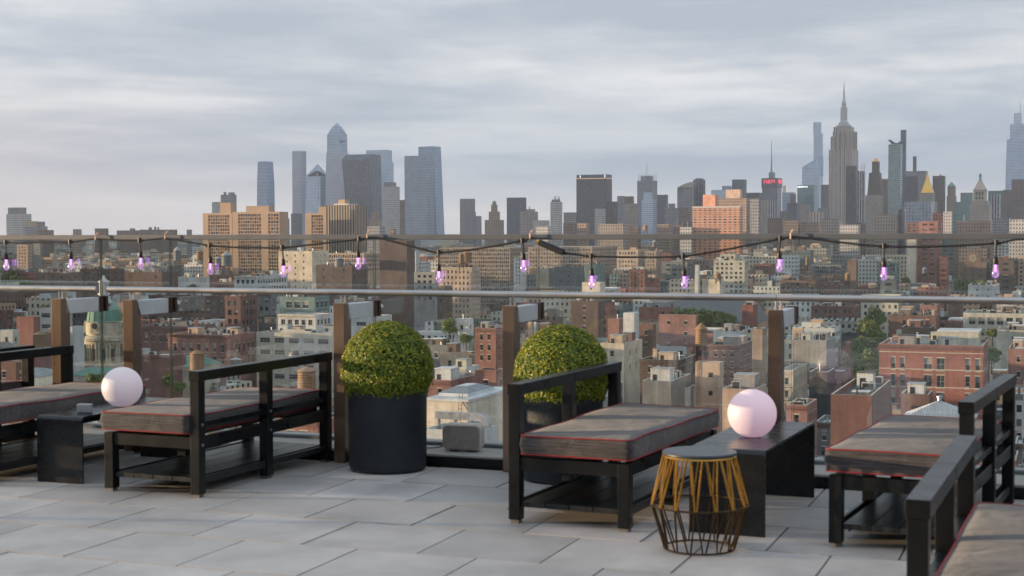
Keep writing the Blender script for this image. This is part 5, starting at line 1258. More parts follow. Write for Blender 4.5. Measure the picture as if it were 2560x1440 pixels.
def edge_deck(o, S, Z, X, K):
    mb = MB(); z = Z(353); P = [(X(826), -14, z), (X(863), -30, z), (X(866), 2, z)]; Q = [(X(840), -14, Z(358)), (X(851), -18, Z(358)), (X(852), 0, Z(358))]
    mb.poly(P); mb.poly(Q[::-1])
    for i in range(3): mb.quad(Q[i], Q[(i + 1) % 3], P[(i + 1) % 3], P[i])
    mb.build('observation_deck', mat('deck_underside', (.22, .19, .19), .6), o)
    mb = MB()
    for i, y in enumerate(range(318, 384, 5)):
        w0 = 25 * (1 if y > 337 else .35 + .65 * (y - 308) / 29); s_ = 2 * w0 * S / K
        prism(mb, Vector((X(844.5), 0, 0)), s_ + .8, s_ + .8, Z(y + 1.0), Z(y), 27, cap=False)
    mb.build('floor_bands', mat('band_blue', (.14, .18, .26), .4), o)
tower('tower', 'tallest tower of the left cluster, with a pointed banded top and a jutting deck', 4230, 'pinkglass', [(812, 881, None, 382, 817, 872), (819, 870, 382, 337, 820, 869, 'glasspale'), (820, 869, 337, 314, 836, 852, 'glasspale'), (836, 852, 314, 308, 842, 847, 'glasspale')], 1, parts=[edge_deck])
tower('tower', 'dark glass tower leaning outwards with its wide top, in the left cluster', 4100, 'glassdark', [(876, 957, None, 400, 856, 953), (856, 953, 400, 387, 866, 952)], .6, parts=[])
tower('tower', 'pale stepped tower right behind the leaning dark glass one', 4500, 'glasspale', [(917, 985, None, 405), (917, 981, 405, 376)], .7)
tower('tower', 'white gridded apartment tower with a grey side in front of the left cluster', 2700, 'white', [(955, 1000, None, 548), (957, 1000, 548, 467)], .8, parts=[p_box(962, 990, 467, 456, 'grey', 'roof_plant')])
tower('building', 'brown block between the white gridded tower and the tapering pair', 3000, 'brown', [(999, 1013, None, 500)], .8, cat='building')
tower('building', 'tan stepped block with a slim spire below the leaning glass tower', 2600, 'tan', [(922, 952, None, 545), (930, 948, 545, 530)], .8, parts=[p_mast(940, 530, 518, 2)], cat='building')
tower('tower', 'lower shoulder of the tapering glass pair, with rows of lit windows', 4000, 'glasslit', [(1012, 1085, None, 390)], .5)
tower('tower', 'taller tapering glass tower with a leaning right side, next to its lower shoulder', 4100, 'glassblue', [(1048, 1114, None, 367, 1047, 1103)], .8)
# --- middle group
tower('tower', 'grey pair of stacked slabs standing apart in the middle left of the skyline', 3300, 'glasspale', [(1150, 1190, None, 529, None, None, 'grey'), (1150, 1188, 529, 497, None, None, 'grey')], .6)
tower('building', 'grey step block right of the stacked slabs', 3200, 'grey', [(1190, 1204, None, 540)], .8, cat='building')
tower('tower', 'stepped art deco tower of orange brown brick', 2400, 'tan', [(1212, 1260, None, 550), (1222, 1250, 550, 529), (1228, 1244, 529, 512), (1231, 1241, 512, 505)], .9, parts=[p_cone(1231, 1241, 505, 501, M_green)])
tower('tower', 'dark blue slab tower between the art deco tower and the terraced block', 3100, 'slabblue', [(1267, 1316, None, 494)], .4)
tower('tower', 'pale green terraced office tower with a little cupola', 2800, 'lime', [(1300, 1345, None, 529), (1315, 1338, 529, 523)], .7, parts=[p_mast(1324, 523, 516, 4)])
tower('building', 'low white office row left of the slim white tower', 2600, 'white', [(1332, 1374, None, 551)], .6, cat='building')
tower('tower', 'slim white tower with two drum tanks on top', 2300, 'white', [(1376, 1406, None, 505), (1379, 1401, 505, 499, None, None, 'grey')], .7, parts=[p_mast(1388, 499, 490, 8, M_unit, 'tank_drum'), p_mast(1397, 499, 491, 7, M_unit, 'tank_drum')])
tower('building', 'white modern block with a dark sloping roof screen left of the big dark slab', 2400, 'grey', [(1409, 1441, None, 531)], .8, cat='building')
tower('building', 'dark brown block below the white modern one', 1900, 'brown', [(1408, 1441, None, 557)], .7, cat='building')
def text_on(s, size, loc, rotz, m, par, ext=.15, name='sign_lettering'):
    cu = bpy.data.curves.new(name, 'FONT'); cu.body = s; cu.size = size; cu.extrude = ext; cu.align_x = 'CENTER'; cu.align_y = 'CENTER'; cu.materials.append(m)
    o = bpy.data.objects.new(name, cu); COL.objects.link(o); me = bpy.data.meshes.new_from_object(o); bpy.data.objects.remove(o); me.materials.clear(); me.materials.append(m); o = bpy.data.objects.new(name, me); COL.objects.link(o); o.parent = par; o.location = loc; o.rotation_euler = (R(90), 0, rotz); return o
m_wsign = mat('white_sign_light', (.9, .9, .9), .5, emit=(1, 1, 1), es=.9); m_rsign = mat('red_sign_light', (.8, .05, .08), .5, emit=(1, .05, .12), es=.55)
def penn(o, S, Z, X, K):
    k_ = .38; a = R(27); w_ = 89 * S / K; u = Vector((math.cos(a), -math.sin(a), 0)); v = Vector((math.sin(a), math.cos(a), 0))
    mb = MB(); prism(mb, Vector((X(1485.5), 0, 0)), w_ * .99, w_ * .99 * .4, Z(446), Z(437), 27); mb.build('crown_louvres', TM('louvre', (.07, .10, .20), (.05, .055, .09), 2.6, 20, .5, .9, vstrip=True, var=.4, blinds=.15), o)
    mb = MB(); prism(mb, Vector((X(1485.5), 0, 0)), w_ * 1.006, w_ * .406, Z(447.5), Z(446), 27); mb.build('lit_band', mat('amber_lights', (.5, .3, .15), .5, emit=(1, .6, .25), es=.25), o)
    for f in (-.37, .44): text_on('1', 9.0, Vector((X(1485.5), 0, Z(441.5))) + u * w_ * f - v * (w_ * .2 + .6), -a, m_wsign, o, .3)
tower('tower', 'biggest dark slab tower in mid skyline, with lit figures at its top corners', 3500, 'slab', [(1441, 1530, None, 447)], .4, parts=[penn])
tower('building', 'white framed block at the foot of the big dark slab', 2500, 'white', [(1487, 1514, None, 522)], .8, cat='building')
tower('building', 'dark stepped block overlapping the right edge of the big dark slab', 2600, 'slab', [(1514, 1544, None, 504)], .8, cat='building')
tower('building', 'tall narrow grey block left of the brown topped block', 2900, 'grey', [(1543, 1561, None, 490)], .8, cat='building')
tower('building', 'block with a plain brown top left of the spiky grey tower', 2950, 'brown', [(1560, 1585, None, 491)], .8, cat='building')
tower('building', 'tan block with upright stripes in front of the brown topped block', 2500, 'lime', [(1561, 1593, None, 509)], .8, cat='building')
def spikes(o, S, Z, X, K):
    mb = MB(); r = random.Random(4)
    for k in range(16): x = 1595 + k * 3.05; mb.box(X(x) - .35, X(x) + .35, -8, -7.3, Z(456), Z(436 - r.random() * 8))
    for y in (452, 447, 442): mb.box(X(1594), X(1642), -8.2, -8.001, Z(y), Z(y) + .5)
    mb.build('rod_screen', mat('ceramic_rods', (.42, .44, .47), .6), o)
tower('tower', 'pale grey tower with a spiky rod screen on top', 4300, 'grey', [(1593, 1643, None, 452), (1602, 1633, 452, 440)], .7, parts=[spikes, p_mast(1617, 440, 405, 1.4)])
tower('tower', 'white banded stepped tower in front of the spiky grey one', 3300, 'glasspale', [(1604, 1640, None, 500), (1609, 1634, 500, 481)], .7)
tower('tower', 'dark blue square slab right of the spiky grey tower', 3200, 'slabblue', [(1643, 1670, None, 487)], .7)
tower('building', 'blue grey block with a water tank under the dark blue slab', 2500, 'grey', [(1663, 1696, None, 520), (1671, 1688, 520, 509)], .7, cat='building')
def arctop(o, S, Z, X, K):
    mb = MB(); n = 10
    for k in range(n):
        f0, f1 = k / n, (k + 1) / n; h = lambda f: Z(468) + (Z(455) - Z(468)) * math.sin(f * math.pi / 2) ; x0_, x1_ = X(1694 + 38 * f0), X(1694 + 38 * f1)
        mb.quad((x0_, -12, Z(469)), (x1_, -12, Z(469)), (x1_, -12, h(f1)), (x0_, -12, h(f0))); mb.quad((x0_, -12, h(f0)), (x1_, -12, h(f1)), (x1_, 12, h(f1)), (x0_, 12, h(f0)))
    mb.build('curved_roof', mat('curved_roof_tan', (.36, .33, .28), .7), o)
tower('tower', 'grey tower with a curved tan roof joined to a taller dark one', 3300, 'grey', [(1693, 1735, None, 468)], .5, parts=[arctop])
tower('tower', 'taller dark grey tower attached to the curved roof one', 3350, 'glassdark', [(1733, 1763, None, 449), (1738, 1758, 449, 446)], .8)
for lb, x0, x1, y, D, sk in (('reddish block with a lit tank left of the orange apartment house', 1697, 1727, 520, 2300, 'brown'), ('dark glass cube over a white base left of the orange apartment house', 1706, 1732, 553, 1700, 'glassdark'), ('pale tan block with small windows left of the dark glass cube', 1643, 1680, 560, 1800, 'tan'),
    ('maroon block beside the dark glass cube', 1683, 1706, 563, 1750, 'brown'), ('dark blue block peeking over the orange apartment house', 1830, 1866, 449, 3800, 'slabblue'), ('winged glass top left of the dark blue block above the apartment house', 1805, 1832, 465, 3900, 'glassblue'), ('faint pale frame building above the orange apartment house', 1778, 1812, 475, 3700, 'glasspale')):
    tower('building', lb, D, sk, [(x0, x1, None, y)], .7, cat='building')
# orange apartment house and its brown neighbours
def bands(o, S, Z, X, K):
    mb = MB(); w_ = 125 * S / K
    for y in range(522, 582, 6): prism(mb, Vector((X(1794.5), 0, 0)), w_ + .7, w_ * .35 + .7, Z(y + .9), Z(y), 20, cap=True)
    prism(mb, Vector((X(1794.5), 0, 0)), w_ + .8, w_ * .35 + .8, Z(520), Z(516), 20)
    mb.build('white_balcony_bands', mat('balcony_white', (.58, .52, .47), .7), o)
tower('tower', 'orange brick apartment house with white balcony lines', 1500, 'orange', [(1732, 1857, None, 517)], .35, rot=20, parts=[bands], yb=640)
tower('tower', 'plain orange stair tower behind the balcony lined apartment house', 1620, wallmat('masonry_orange_brick', BASE['O']), [(1757, 1796, None, 487)], .8)
tower('tower', 'larger brown orange apartment block behind the balcony lined one', 1700, 'tan', [(1789, 1878, None, 496), (1814, 1856, 496, 474, None, None, wallmat('masonry_tan', BASE['T']))], .5)
tower('tower', 'dark gridded wing at the right of the orange apartment houses', 1680, 'grey', [(1875, 1902, None, 497)], .8)
# --- midtown
def hm(o, S, Z, X, K):
    a = R(27); w_ = 50 * S / K; v = Vector((math.sin(a), math.cos(a), 0)); u = Vector((math.cos(a), -math.sin(a), 0)); c = Vector((X(1929), 0, 0))
    mb = MB(); prism(mb, c, w_ * 1.0, w_, Z(470), Z(446), 27); mb.build('sign_box', mat('sign_box_dark', (.04, .05, .06), .4), o)
    text_on('H&M', 17, c + Vector((0, 0, Z(455))) - v * (w_ / 2 + 1.0), -a, m_rsign, o, .4)
    text_on('H&M', 17, c + Vector((0, 0, Z(455))) + u * (w_ / 2 + 1.0), R(90) - a, m_rsign, o, .4)
    mb = MB(); prism(mb, c, w_ * .3, w_ * .3, Z(446), Z(431), 27); mb.build('mast_base', SK['grey'], o)
tower('tower', 'tower with red lettering and a tall thin mast', 4600, 'glassdark', [(1905, 1953, None, 470)], .9, parts=[hm, p_mast(1928, 433, 398, 5), p_mast(1928, 400, 352, 2.4)])
tower('tower', 'golden sliver tower, sunlight put into its top colour, right of the masted tower', 4400, 'glasspale', [(1955, 1972, None, 483), (1956, 1964, 483, 464, None, None, mat('painted_sun_cladding', (.75, .62, .35), .4, metal=.6))], .8)  # gold cladding colour stands in for sunlight on the sliver's top
def slant(o, S, Z, X, K):
    mb = MB(); y0 = -22
    P = lambda x, y, d: (X(x), d, Z(y)); mb.poly([P(2004, 416, y0), P(2056, 440, y0 + 14), P(2056, 392, y0 + 14), P(2034, 400, y0 + 8)]); mb.poly([P(2004, 416, y0), P(2034, 400, y0 + 8), P(2056, 392, y0 + 14), P(2050, 416, 20)])
    mb.poly([P(2056, 440, y0 + 14), P(2050, 440, 20), P(2050, 416, 20), P(2056, 392, y0 + 14)]); mb.build('slanted_crown', SK['glasspale'], o)
tower('tower', 'pale green glass tower with a slanted jagged top left of the pointed stone skyscraper', 4500, 'glasspale', [(2003, 2057, None, 417, 2005, 2056)], .8, parts=[slant])
tower('tower', 'very slender pencil tower behind the slanted glass one', 5800, 'glasspale', [(2033, 2056, None, 334), (2032, 2052, 334, 306)], .8)
def sf(o, S, Z, X, K):
    a = R(27); w_ = 48 * S / K; v = Vector((math.sin(a), math.cos(a), 0)); text_on('salesforce', 7.5, Vector((X(2017), 0, Z(467))) - v * (w_ * .35 + .5) - Vector((math.cos(a), -math.sin(a), 0)) * w_ * .18, -a, m_wsign, o, .3)
tower('tower', 'teal glass office tower with a small white sign', 4300, 'glassteal', [(1993, 2042, None, 463)], .7, parts=[sf])
for lb, x0, x1, y, D, sk in (('dark block framed by white piers below the masted tower', 1920, 1946, 500, 3200, 'whitestrip'), ('pale stone block left of the dark one with white piers', 1901, 1921, 500, 3300, 'lime'), ('violet tinged blue block right of the white piered one', 1967, 1997, 507, 3100, 'slabblue'),
    ('brick block with pilasters beside the violet tinged one', 1950, 1968, 528, 2800, 'brown'), ('grey tower behind the golden sliver', 1955, 1988, 481, 4200, 'glassblue'), ('small dark block between the golden sliver and the teal tower', 1975, 1990, 486, 4000, 'brown'),
    ('grey block below the teal glass tower', 2000, 2026, 511, 3000, 'lime'), ('reddish grey block left of the pointed stone skyscraper', 2052, 2076, 462, 3900, 'brown'), ('blue grey block below the reddish grey one', 2045, 2073, 520, 2900, 'grey'),
    ('glass framed hall on the roofs behind the orange apartment house', 1864, 1905, 482, 3600, 'slab'), ('stone tower with an open loggia below the teal glass one', 2025, 2060, 530, 2500, 'limestrip')):
    tower('building', lb, D, sk, [(x0, x1, None, y)], .8, cat='building')
def esb(o, S, Z, X, K):
    ms = mat('mast_metal_pale', (.42, .42, .43), .4, metal=.5)
    mb = MB(); mb.lathe([(18.5 * S, Z(317)), (18.5 * S, Z(313)), (13 * S, Z(311)), (13 * S, Z(307)), (9 * S, Z(304)), (6.3 * S, Z(300)), (5.3 * S, Z(262)), (6 * S, Z(260)), (5.5 * S, Z(257)), (3.2 * S, Z(250)), (2.4 * S, Z(246)), (2.4 * S, Z(240))], 12, (X(2108), 0, 0)); mb.build('mooring_mast', ms, o)
    for k in range(4):
        a = R(27 + 90 * k + 45); mb = MB(); d = Vector((math.cos(a), math.sin(a), 0)); mb.obox(Vector((X(2108), 0, (Z(303) + Z(268)) / 2)) + d * 7 * S, d * 1.2 * S, Vector((-d.y, d.x, 0)) * 1.0 * S, Vector((0, 0, (Z(268) - Z(303)) / 2))); mb.build('mast_wing', ms, o)
    mb = MB(); mb.lathe([(1.7 * S, Z(240)), (1.3 * S, Z(226)), (1.6 * S, Z(225)), (1.0 * S, Z(222)), (.8 * S, Z(212)), (.45 * S, Z(211)), (.3 * S, Z(203))], 8, (X(2108), 0, 0)); mb.build('antenna', M_mast, o)
    w_ = 54 * S / K; a = R(27); u = Vector((math.cos(a), -math.sin(a), 0)); v = Vector((math.sin(a), math.cos(a), 0)); c = Vector((X(2108), 0, 0))
    mb = MB()
    for f in (-.36, -.12, .12, .36): mb.obox(c + u * w_ * f * 1.1 - v * (w_ * .62) + Vector((0, 0, (Z(560) + Z(330)) / 2)), u * w_ * .055, v * w_ * .04, Vector((0, 0, (Z(330) - Z(560)) / 2)))
    for f in (-.3, 0, .3): mb.obox(c + v * w_ * f * 1.1 + u * (w_ * .62) + Vector((0, 0, (Z(560) + Z(330)) / 2)), v * w_ * .055, u * w_ * .04, Vector((0, 0, (Z(330) - Z(560)) / 2)))
    mb.build('stone_piers', mat('pier_limestone', (.36, .31, .28), .8), o)
tower('tower', 'tallest pointed stone skyscraper with a stepped crown and a needle mast', 3730, 'limestrip', [(2068, 2148, None, 560), (2072, 2144, 560, 375), (2076, 2141, 375, 342), (2083, 2133, 342, 318)], .95, parts=[esb])
tower('tower', 'dark brown slab overlapping the right side of the tallest stone skyscraper', 2900, 'slab', [(2114, 2142, None, 415)], .6)
def wcrown(o, S, Z, X, K):
    mb = MB()
    for x0, x1 in ((2147, 2151), (2151, 2155), (2155, 2160)): mb.obox(((X(x0) + X(x1)) / 2, -10, Z(420)), ((X(x1) - X(x0)) * .3, 0, 4), (0, 1, 0), (1.2, 0, 9))
    mb.build('loop_crown', mat('crown_white', (.6, .6, .62), .5), o)
tower('tower', 'grey striped tower with a looping white crown', 3100, 'whitestrip', [(2142, 2162, None, 428)], .8, parts=[wcrown])
tower('tower', 'dark netted tower tapering to a gilded top, on a pale stone base', 2700, 'lime', [(2163, 2207, None, 488), (2168, 2206, 488, 432, 2172, 2202, 'netted'), (2179, 2198, 432, 404, None, None, 'netted')], .8, parts=[p_cone(2181, 2195, 404, 396, M_gold, 'gilded_cap', n=8, top=.5)])
tower('building', 'pink topped brown block behind the dark netted tower', 3200, 'brown', [(2202, 2222, None, 450), (2203, 2222, 450, 447, None, None, 'conc')], .8, cat='building')
def swoop(o, S, Z, X, K):
    mb = MB(); n = 8
    for k in range(n):
        f0, f1 = k / n, (k + 1) / n; y = lambda f: 350 + 9 * math.sin(f * 3.0) ; mb.quad((X(2221 + 30 * f0), -12, Z(361)), (X(2221 + 30 * f1), -12, Z(361)), (X(2221 + 30 * f1), -12, Z(y(f1))), (X(2221 + 30 * f0), -12, Z(y(f0))))
        mb.quad((X(2221 + 30 * f0), -12, Z(y(f0))), (X(2221 + 30 * f1), -12, Z(y(f1))), (X(2221 + 30 * f1), 8, Z(y(f1))), (X(2221 + 30 * f0), 8, Z(y(f0))))
    mb.build('swooping_crown', SK['slabblue'], o)
tower('tower', 'tall teal glass tower with a curved swooping top', 2700, TM('teal_tower', (.17, .26, .28), (.17, .26, .29), 3, 3.8, .85, .8, gm=.4, gr=.12, wr=.35, var=.3, blinds=.1), [(2220, 2254, None, 361)], .7, parts=[swoop])
tower('tower', 'thin blue tower rising right behind the swooping teal one', 4000, 'slabblue', [(2250, 2264, None, 325)], .8)
tower('tower', 'very thin dark stick tower right of the swooping teal one', 4600, 'slab', [(2281, 2290, None, 391)], 1)
tower('tower', 'wide tan grey office block below the thin stick tower', 3900, 'grey', [(2264, 2318, None, 428)], .6)
tower('tower', 'black square slab in front of the wide tan grey block', 3500, 'slab', [(2262, 2298, None, 441)], .6)
tower('tower', 'stone tower with a golden pyramid roof', 3000, 'lime', [(2296, 2342, None, 505), (2300, 2336, 505, 482)], .9, parts=[p_cone(2302, 2334, 482, 447, M_gold, 'golden_pyramid', top=.22), p_cone(2313, 2322, 447, 430, M_gold, 'golden_spire', top=.05)])
tower('tower', 'dark ribbed tower with a jagged rim right of the golden pyramid', 3100, 'netted', [(2331, 2362, None, 440)], .8, parts=[p_mast(2350, 440, 434, 5)])
tower('tower', 'tan tower with a small green pyramid roof', 3300, 'tan', [(2366, 2390, None, 490), (2368, 2388, 490, 466)], .8, parts=[p_cone(2368, 2388, 466, 454, M_green, 'green_pyramid')])
tower('tower', 'blue glass tower with a diagonal top edge left of the clock tower', 2900, 'glassteal', [(2387, 2432, None, 505), (2405, 2432, 505, 484)], .7)
tower('building', 'banded block behind the diagonal blue glass tower', 3200, 'brown', [(2401, 2432, None, 482)], .7, cat='building')
def clock(o, S, Z, X, K):
    ls = SK['lime']; st = mat('clock_tower_stone', (.42, .37, .31), .8, noise=.12, nscale=.1); a = R(24); c = Vector((X(2449.5), 0, 0)); u = Vector((math.cos(a), -math.sin(a), 0)); v = Vector((math.sin(a), math.cos(a), 0))
    mb = MB(); w_ = 32 * S / K; prism(mb, c, w_, w_, Z(502), Z(477), 24); prism(mb, c, w_ * 1.08, w_ * 1.08, Z(477), Z(474), 24); mb.build('belfry', st, o)
    mb = MB()
    for f in (-.25, 0, .25):
        for (ya, yb_) in ((499, 492), (489, 480)): mb.obox(c + u * w_ * f - v * (w_ / 2 + .05) + Vector((0, 0, (Z(ya) + Z(yb_)) / 2)), u * w_ * .075, v * .1, Vector((0, 0, (Z(yb_) - Z(ya)) / 2)))
    mb.build('arched_opening', M_glass_d, o)
    mb = MB(); prism(mb, c, w_ * .98, w_ * .98, Z(474), Z(452), 24, 0, w_ * .30, w_ * .30); mb.build('pyramid_roof', mat('pale_stone_roof', (.50, .42, .36), .8), o)
    mb = MB(); mb.lathe([(4 * S, Z(452)), (4 * S, Z(450)), (2.6 * S, Z(449)), (2.6 * S, Z(441)), (4.2 * S, Z(440)), (3.4 * S, Z(437)), (1.2 * S, Z(434)), (0, Z(431))], 10, c); mb.build('green_lantern', M_green, o)
    cz = Z(517); mb = MB(); w2 = 44 * S / K; p = c - v * (w2 / 2 + .05); mb.tube([p + Vector((0, 0, cz)), p - v * .4 + Vector((0, 0, cz))], 6.2 * S, 24); mb.build('clock_face', mat('clock_face_stone', (.55, .53, .5), .6), o)
    mb = MB(); q = p - v * .45 + Vector((0, 0, cz)); mb.obox(q + u * 1.0 + Vector((0, 0, .9)), (u + Vector((0, 0, .9))).normalized() * 1.5, v * .05, (Vector((0, 0, 1)) - u).normalized() * .25); mb.obox(q - u * .2 - Vector((0, 0, 1.4)), Vector((0, 0, 1.6)), v * .05, u * .22); mb.build('clock_hands', M_darkmetal, o)
tower('tower', 'pale stone clock tower with arched belfry and a green lantern', 2400, TM('clock_stone', (.38, .33, .28), (.09, .08, .08), 3.2, 3.9, .4, .55, var=.4, blinds=.2), [(2424, 2477, None, 512), (2427, 2472, 512, 502)], .9, parts=[clock], rot=24)
tower('tower', 'dark green block behind the white finned tower', 3400, 'glassteal', [(2470, 2509, None, 477)], .6)
tower('tower', 'white finned narrow tower right of the clock tower', 2800, 'whitestrip', [(2478, 2500, None, 486)], .8)
tower('tower', 'tall tapering glass tower at the right edge with a stepped spire', 4300, 'glasspale', [(2510, 2575, None, 349, 2516, 2568), (2523, 2560, 349, 311), (2532, 2551, 311, 283)], .8, parts=[p_mast(2547, 283, 250, 1.8)])
tower('tower', 'brown grey masonry tower in front of the tapering glass tower', 3300, 'brown', [(2508, 2575, None, 475), (2529, 2575, 475, 449)], .8)
tower('building', 'dark glass office with lit strips below the golden pyramid', 1900, 'glasslit', [(2262, 2334, None, 504)], .6, cat='building')
for lb, x0, x1, y, D, sk in (('red brick block with a green pyramid turret on the right skyline', 2331, 2358, 532, 1700, 'redgrid'), ('white blank walled block right of the red turreted one', 2358, 2380, 529, 1650, 'white'), ('red brick warehouse under orange lights on the right skyline', 2296, 2353, 555, 1500, 'redgrid'),
    ('round cornered orange lit brick block beside the red warehouse', 2266, 2297, 556, 1480, 'orange'), ('tan apartment block below the clock tower', 2393, 2479, 553, 1500, 'tan'), ('glass and steel office left of the tan apartment block', 2379, 2410, 537, 1800, 'glassteal'),
    ('dark narrow tower half hiding the teal glass fins', 2244, 2263, 523, 1700, 'glassdark'), ('teal glass fins right of the dark narrow tower', 2270, 2292, 522, 1900, 'glassteal'), ('tan hall with a red tiled roof left of the dark narrow tower', 2187, 2246, 537, 1700, 'lime'),
    ('yellow tan block below the tallest stone skyscraper', 2055, 2101, 547, 1900, 'lime'), ('long low tan block with dark base on the skyline', 2003, 2054, 556, 1800, 'tan'), ('stone block below the violet tinged one', 1959, 2000, 551, 1800, 'tan'), ('reddish stone block left of that stone block', 1919, 1962, 545, 2000, 'brown'),
    ('sun edged white block at the right end of the skyline', 2525, 2585, 549, 1400, 'white'), ('grey castle like roofs right of the clock tower', 2480, 2524, 545, 1900, 'grey'), ('tan block with a row of arches below the big dark slab', 1496, 1573, 560, 1750, 'lime'),
    ('orange tan block with four windows left of the arched one', 1443, 1472, 558, 1700, 'tan'), ('white block under the maroon one', 1700, 1735, 568, 1500, 'white'), ('dull tan block left of the pale tan one', 1570, 1602, 565, 1800, 'brown'),
    ('sand coloured block under the teal glass fins', 2140, 2165, 556, 1700, 'brown'), ('white low block with a glass box under the netted tower', 2100, 2150, 562, 1550, 'white'), ('low pale office below the slim white tower', 1340, 1380, 566, 1700, 'white'), ('dark red block right of the bronze striped one', 975, 990, 572, 1500, 'brown'),
    ('grey green block right of the bronze striped one', 918, 962, 566, 1700, 'grey')):
    tower('building', lb, D, sk, [(x0, x1, None, y)], .8, cat='building', rot=22)

# ================================================================ THE REST OF THE CITY
NH = sum(1 for o in SC.objects if o.parent is None and o.get('category') in ('building', 'tower'))
ua = Vector((math.cos(TR), -math.sin(TR), 0)); va = Vector((math.sin(TR), math.cos(TR), 0))
def pxr(c, w_, d_):
    P = [c, c + ua * w_, c + ua * w_ + va * d_, c + va * d_]; X_ = [proj((p.x, p.y, 30))[0] for p in P]; return min(X_), max(X_)
rf = random.Random(12)
mass = MB(); MM = 'RrBbTtCWwGgDLS'
mass_mats = [FM(k) for k in MM] + [ROOF['w'], ROOF['g'], ROOF['d'], ROOF['b']]
cand = []; off = []
b = 170.0
while b < 7000:
    dp = 11.5 + b * .008; lot = 7.5 + b * .0085
    rowgap = 3 if (int(b / 60) % 2) else 11
    a = -.85 * b - 40
    k = 0
    while a < .42 * b + 40:
        wd = lot * rf.uniform(.7, 1.5); c = ua * a + va * b; k += 1
        if k % 7 == 0: a += 12
        a += wd + (0 if rf.random() < .8 else 3)
        if c.y < 140: continue
        x0, x1 = pxr(c, wd, dp)
        if x1 < -60 and b < 5200 and x1 > -5200 and b > 300 and c.y > 150:
            off.append((c, wd, dp)); continue
        if x1 < -60 or x0 > 2620: continue
        cand.append((c, wd, dp * rf.uniform(.85, 1.05), x0, x1))
    b += dp + rowgap * (1 if b < 900 else .6)
def cap_profile(x):                                  # the skyline's lowest roofline in the picture
    if x < 500: return 583
    if x < 1120: return 580
    if x < 1440: return 572
    if x < 1900: return 566
    return 560
cols = [1500.0] * 330
HS = sorted(HAND, key=lambda h: h[4])
hi = 0; indiv = 0; fill_n = {}
def colr(x0, x1): return range(max(0, int(x0 / 8) + 2), min(329, int(x1 / 8) + 3))
landmarks = [(262, 800, 'the green domed tower'), (745, 900, 'the beige gabled loft'), (1580, 820, 'the narrow white blank wall'), (2335, 930, 'the big red brick block'), (1753, 850, 'the brown water tank on legs'), (1150, 1020, 'the cream rooftop house'),
             (520, 860, 'the long red brick loft'), (983, 720, 'the tall windowless slab'), (1780, 950, 'the tan stair tower'), (2480, 810, 'the arched pale building'), (1150, 720, 'the tan apartment house'), (2165, 850, 'the tree lined street'), (1900, 860, 'the right bronze post'), (1740, 780, 'the church roof'),
             (60, 810, 'the small flat red block'), (640, 720, 'the pale grey blue office block'), (1400, 700, 'the slate blue blocks'), (1450, 790, 'the brown apartment block'), (2050, 715, 'the long brown brick block'), (130, 700, 'the brown brick warehouse'), (1830, 690, 'the balcony block'), (2335, 640, 'the red grid fronted tower'), (2140, 1050, 'the open topped brick shaft')]
seen_lb = {}
MAXI = max(0, 296 - NH)
cand.sort(key=lambda q: q[0].y)
nbox = 0
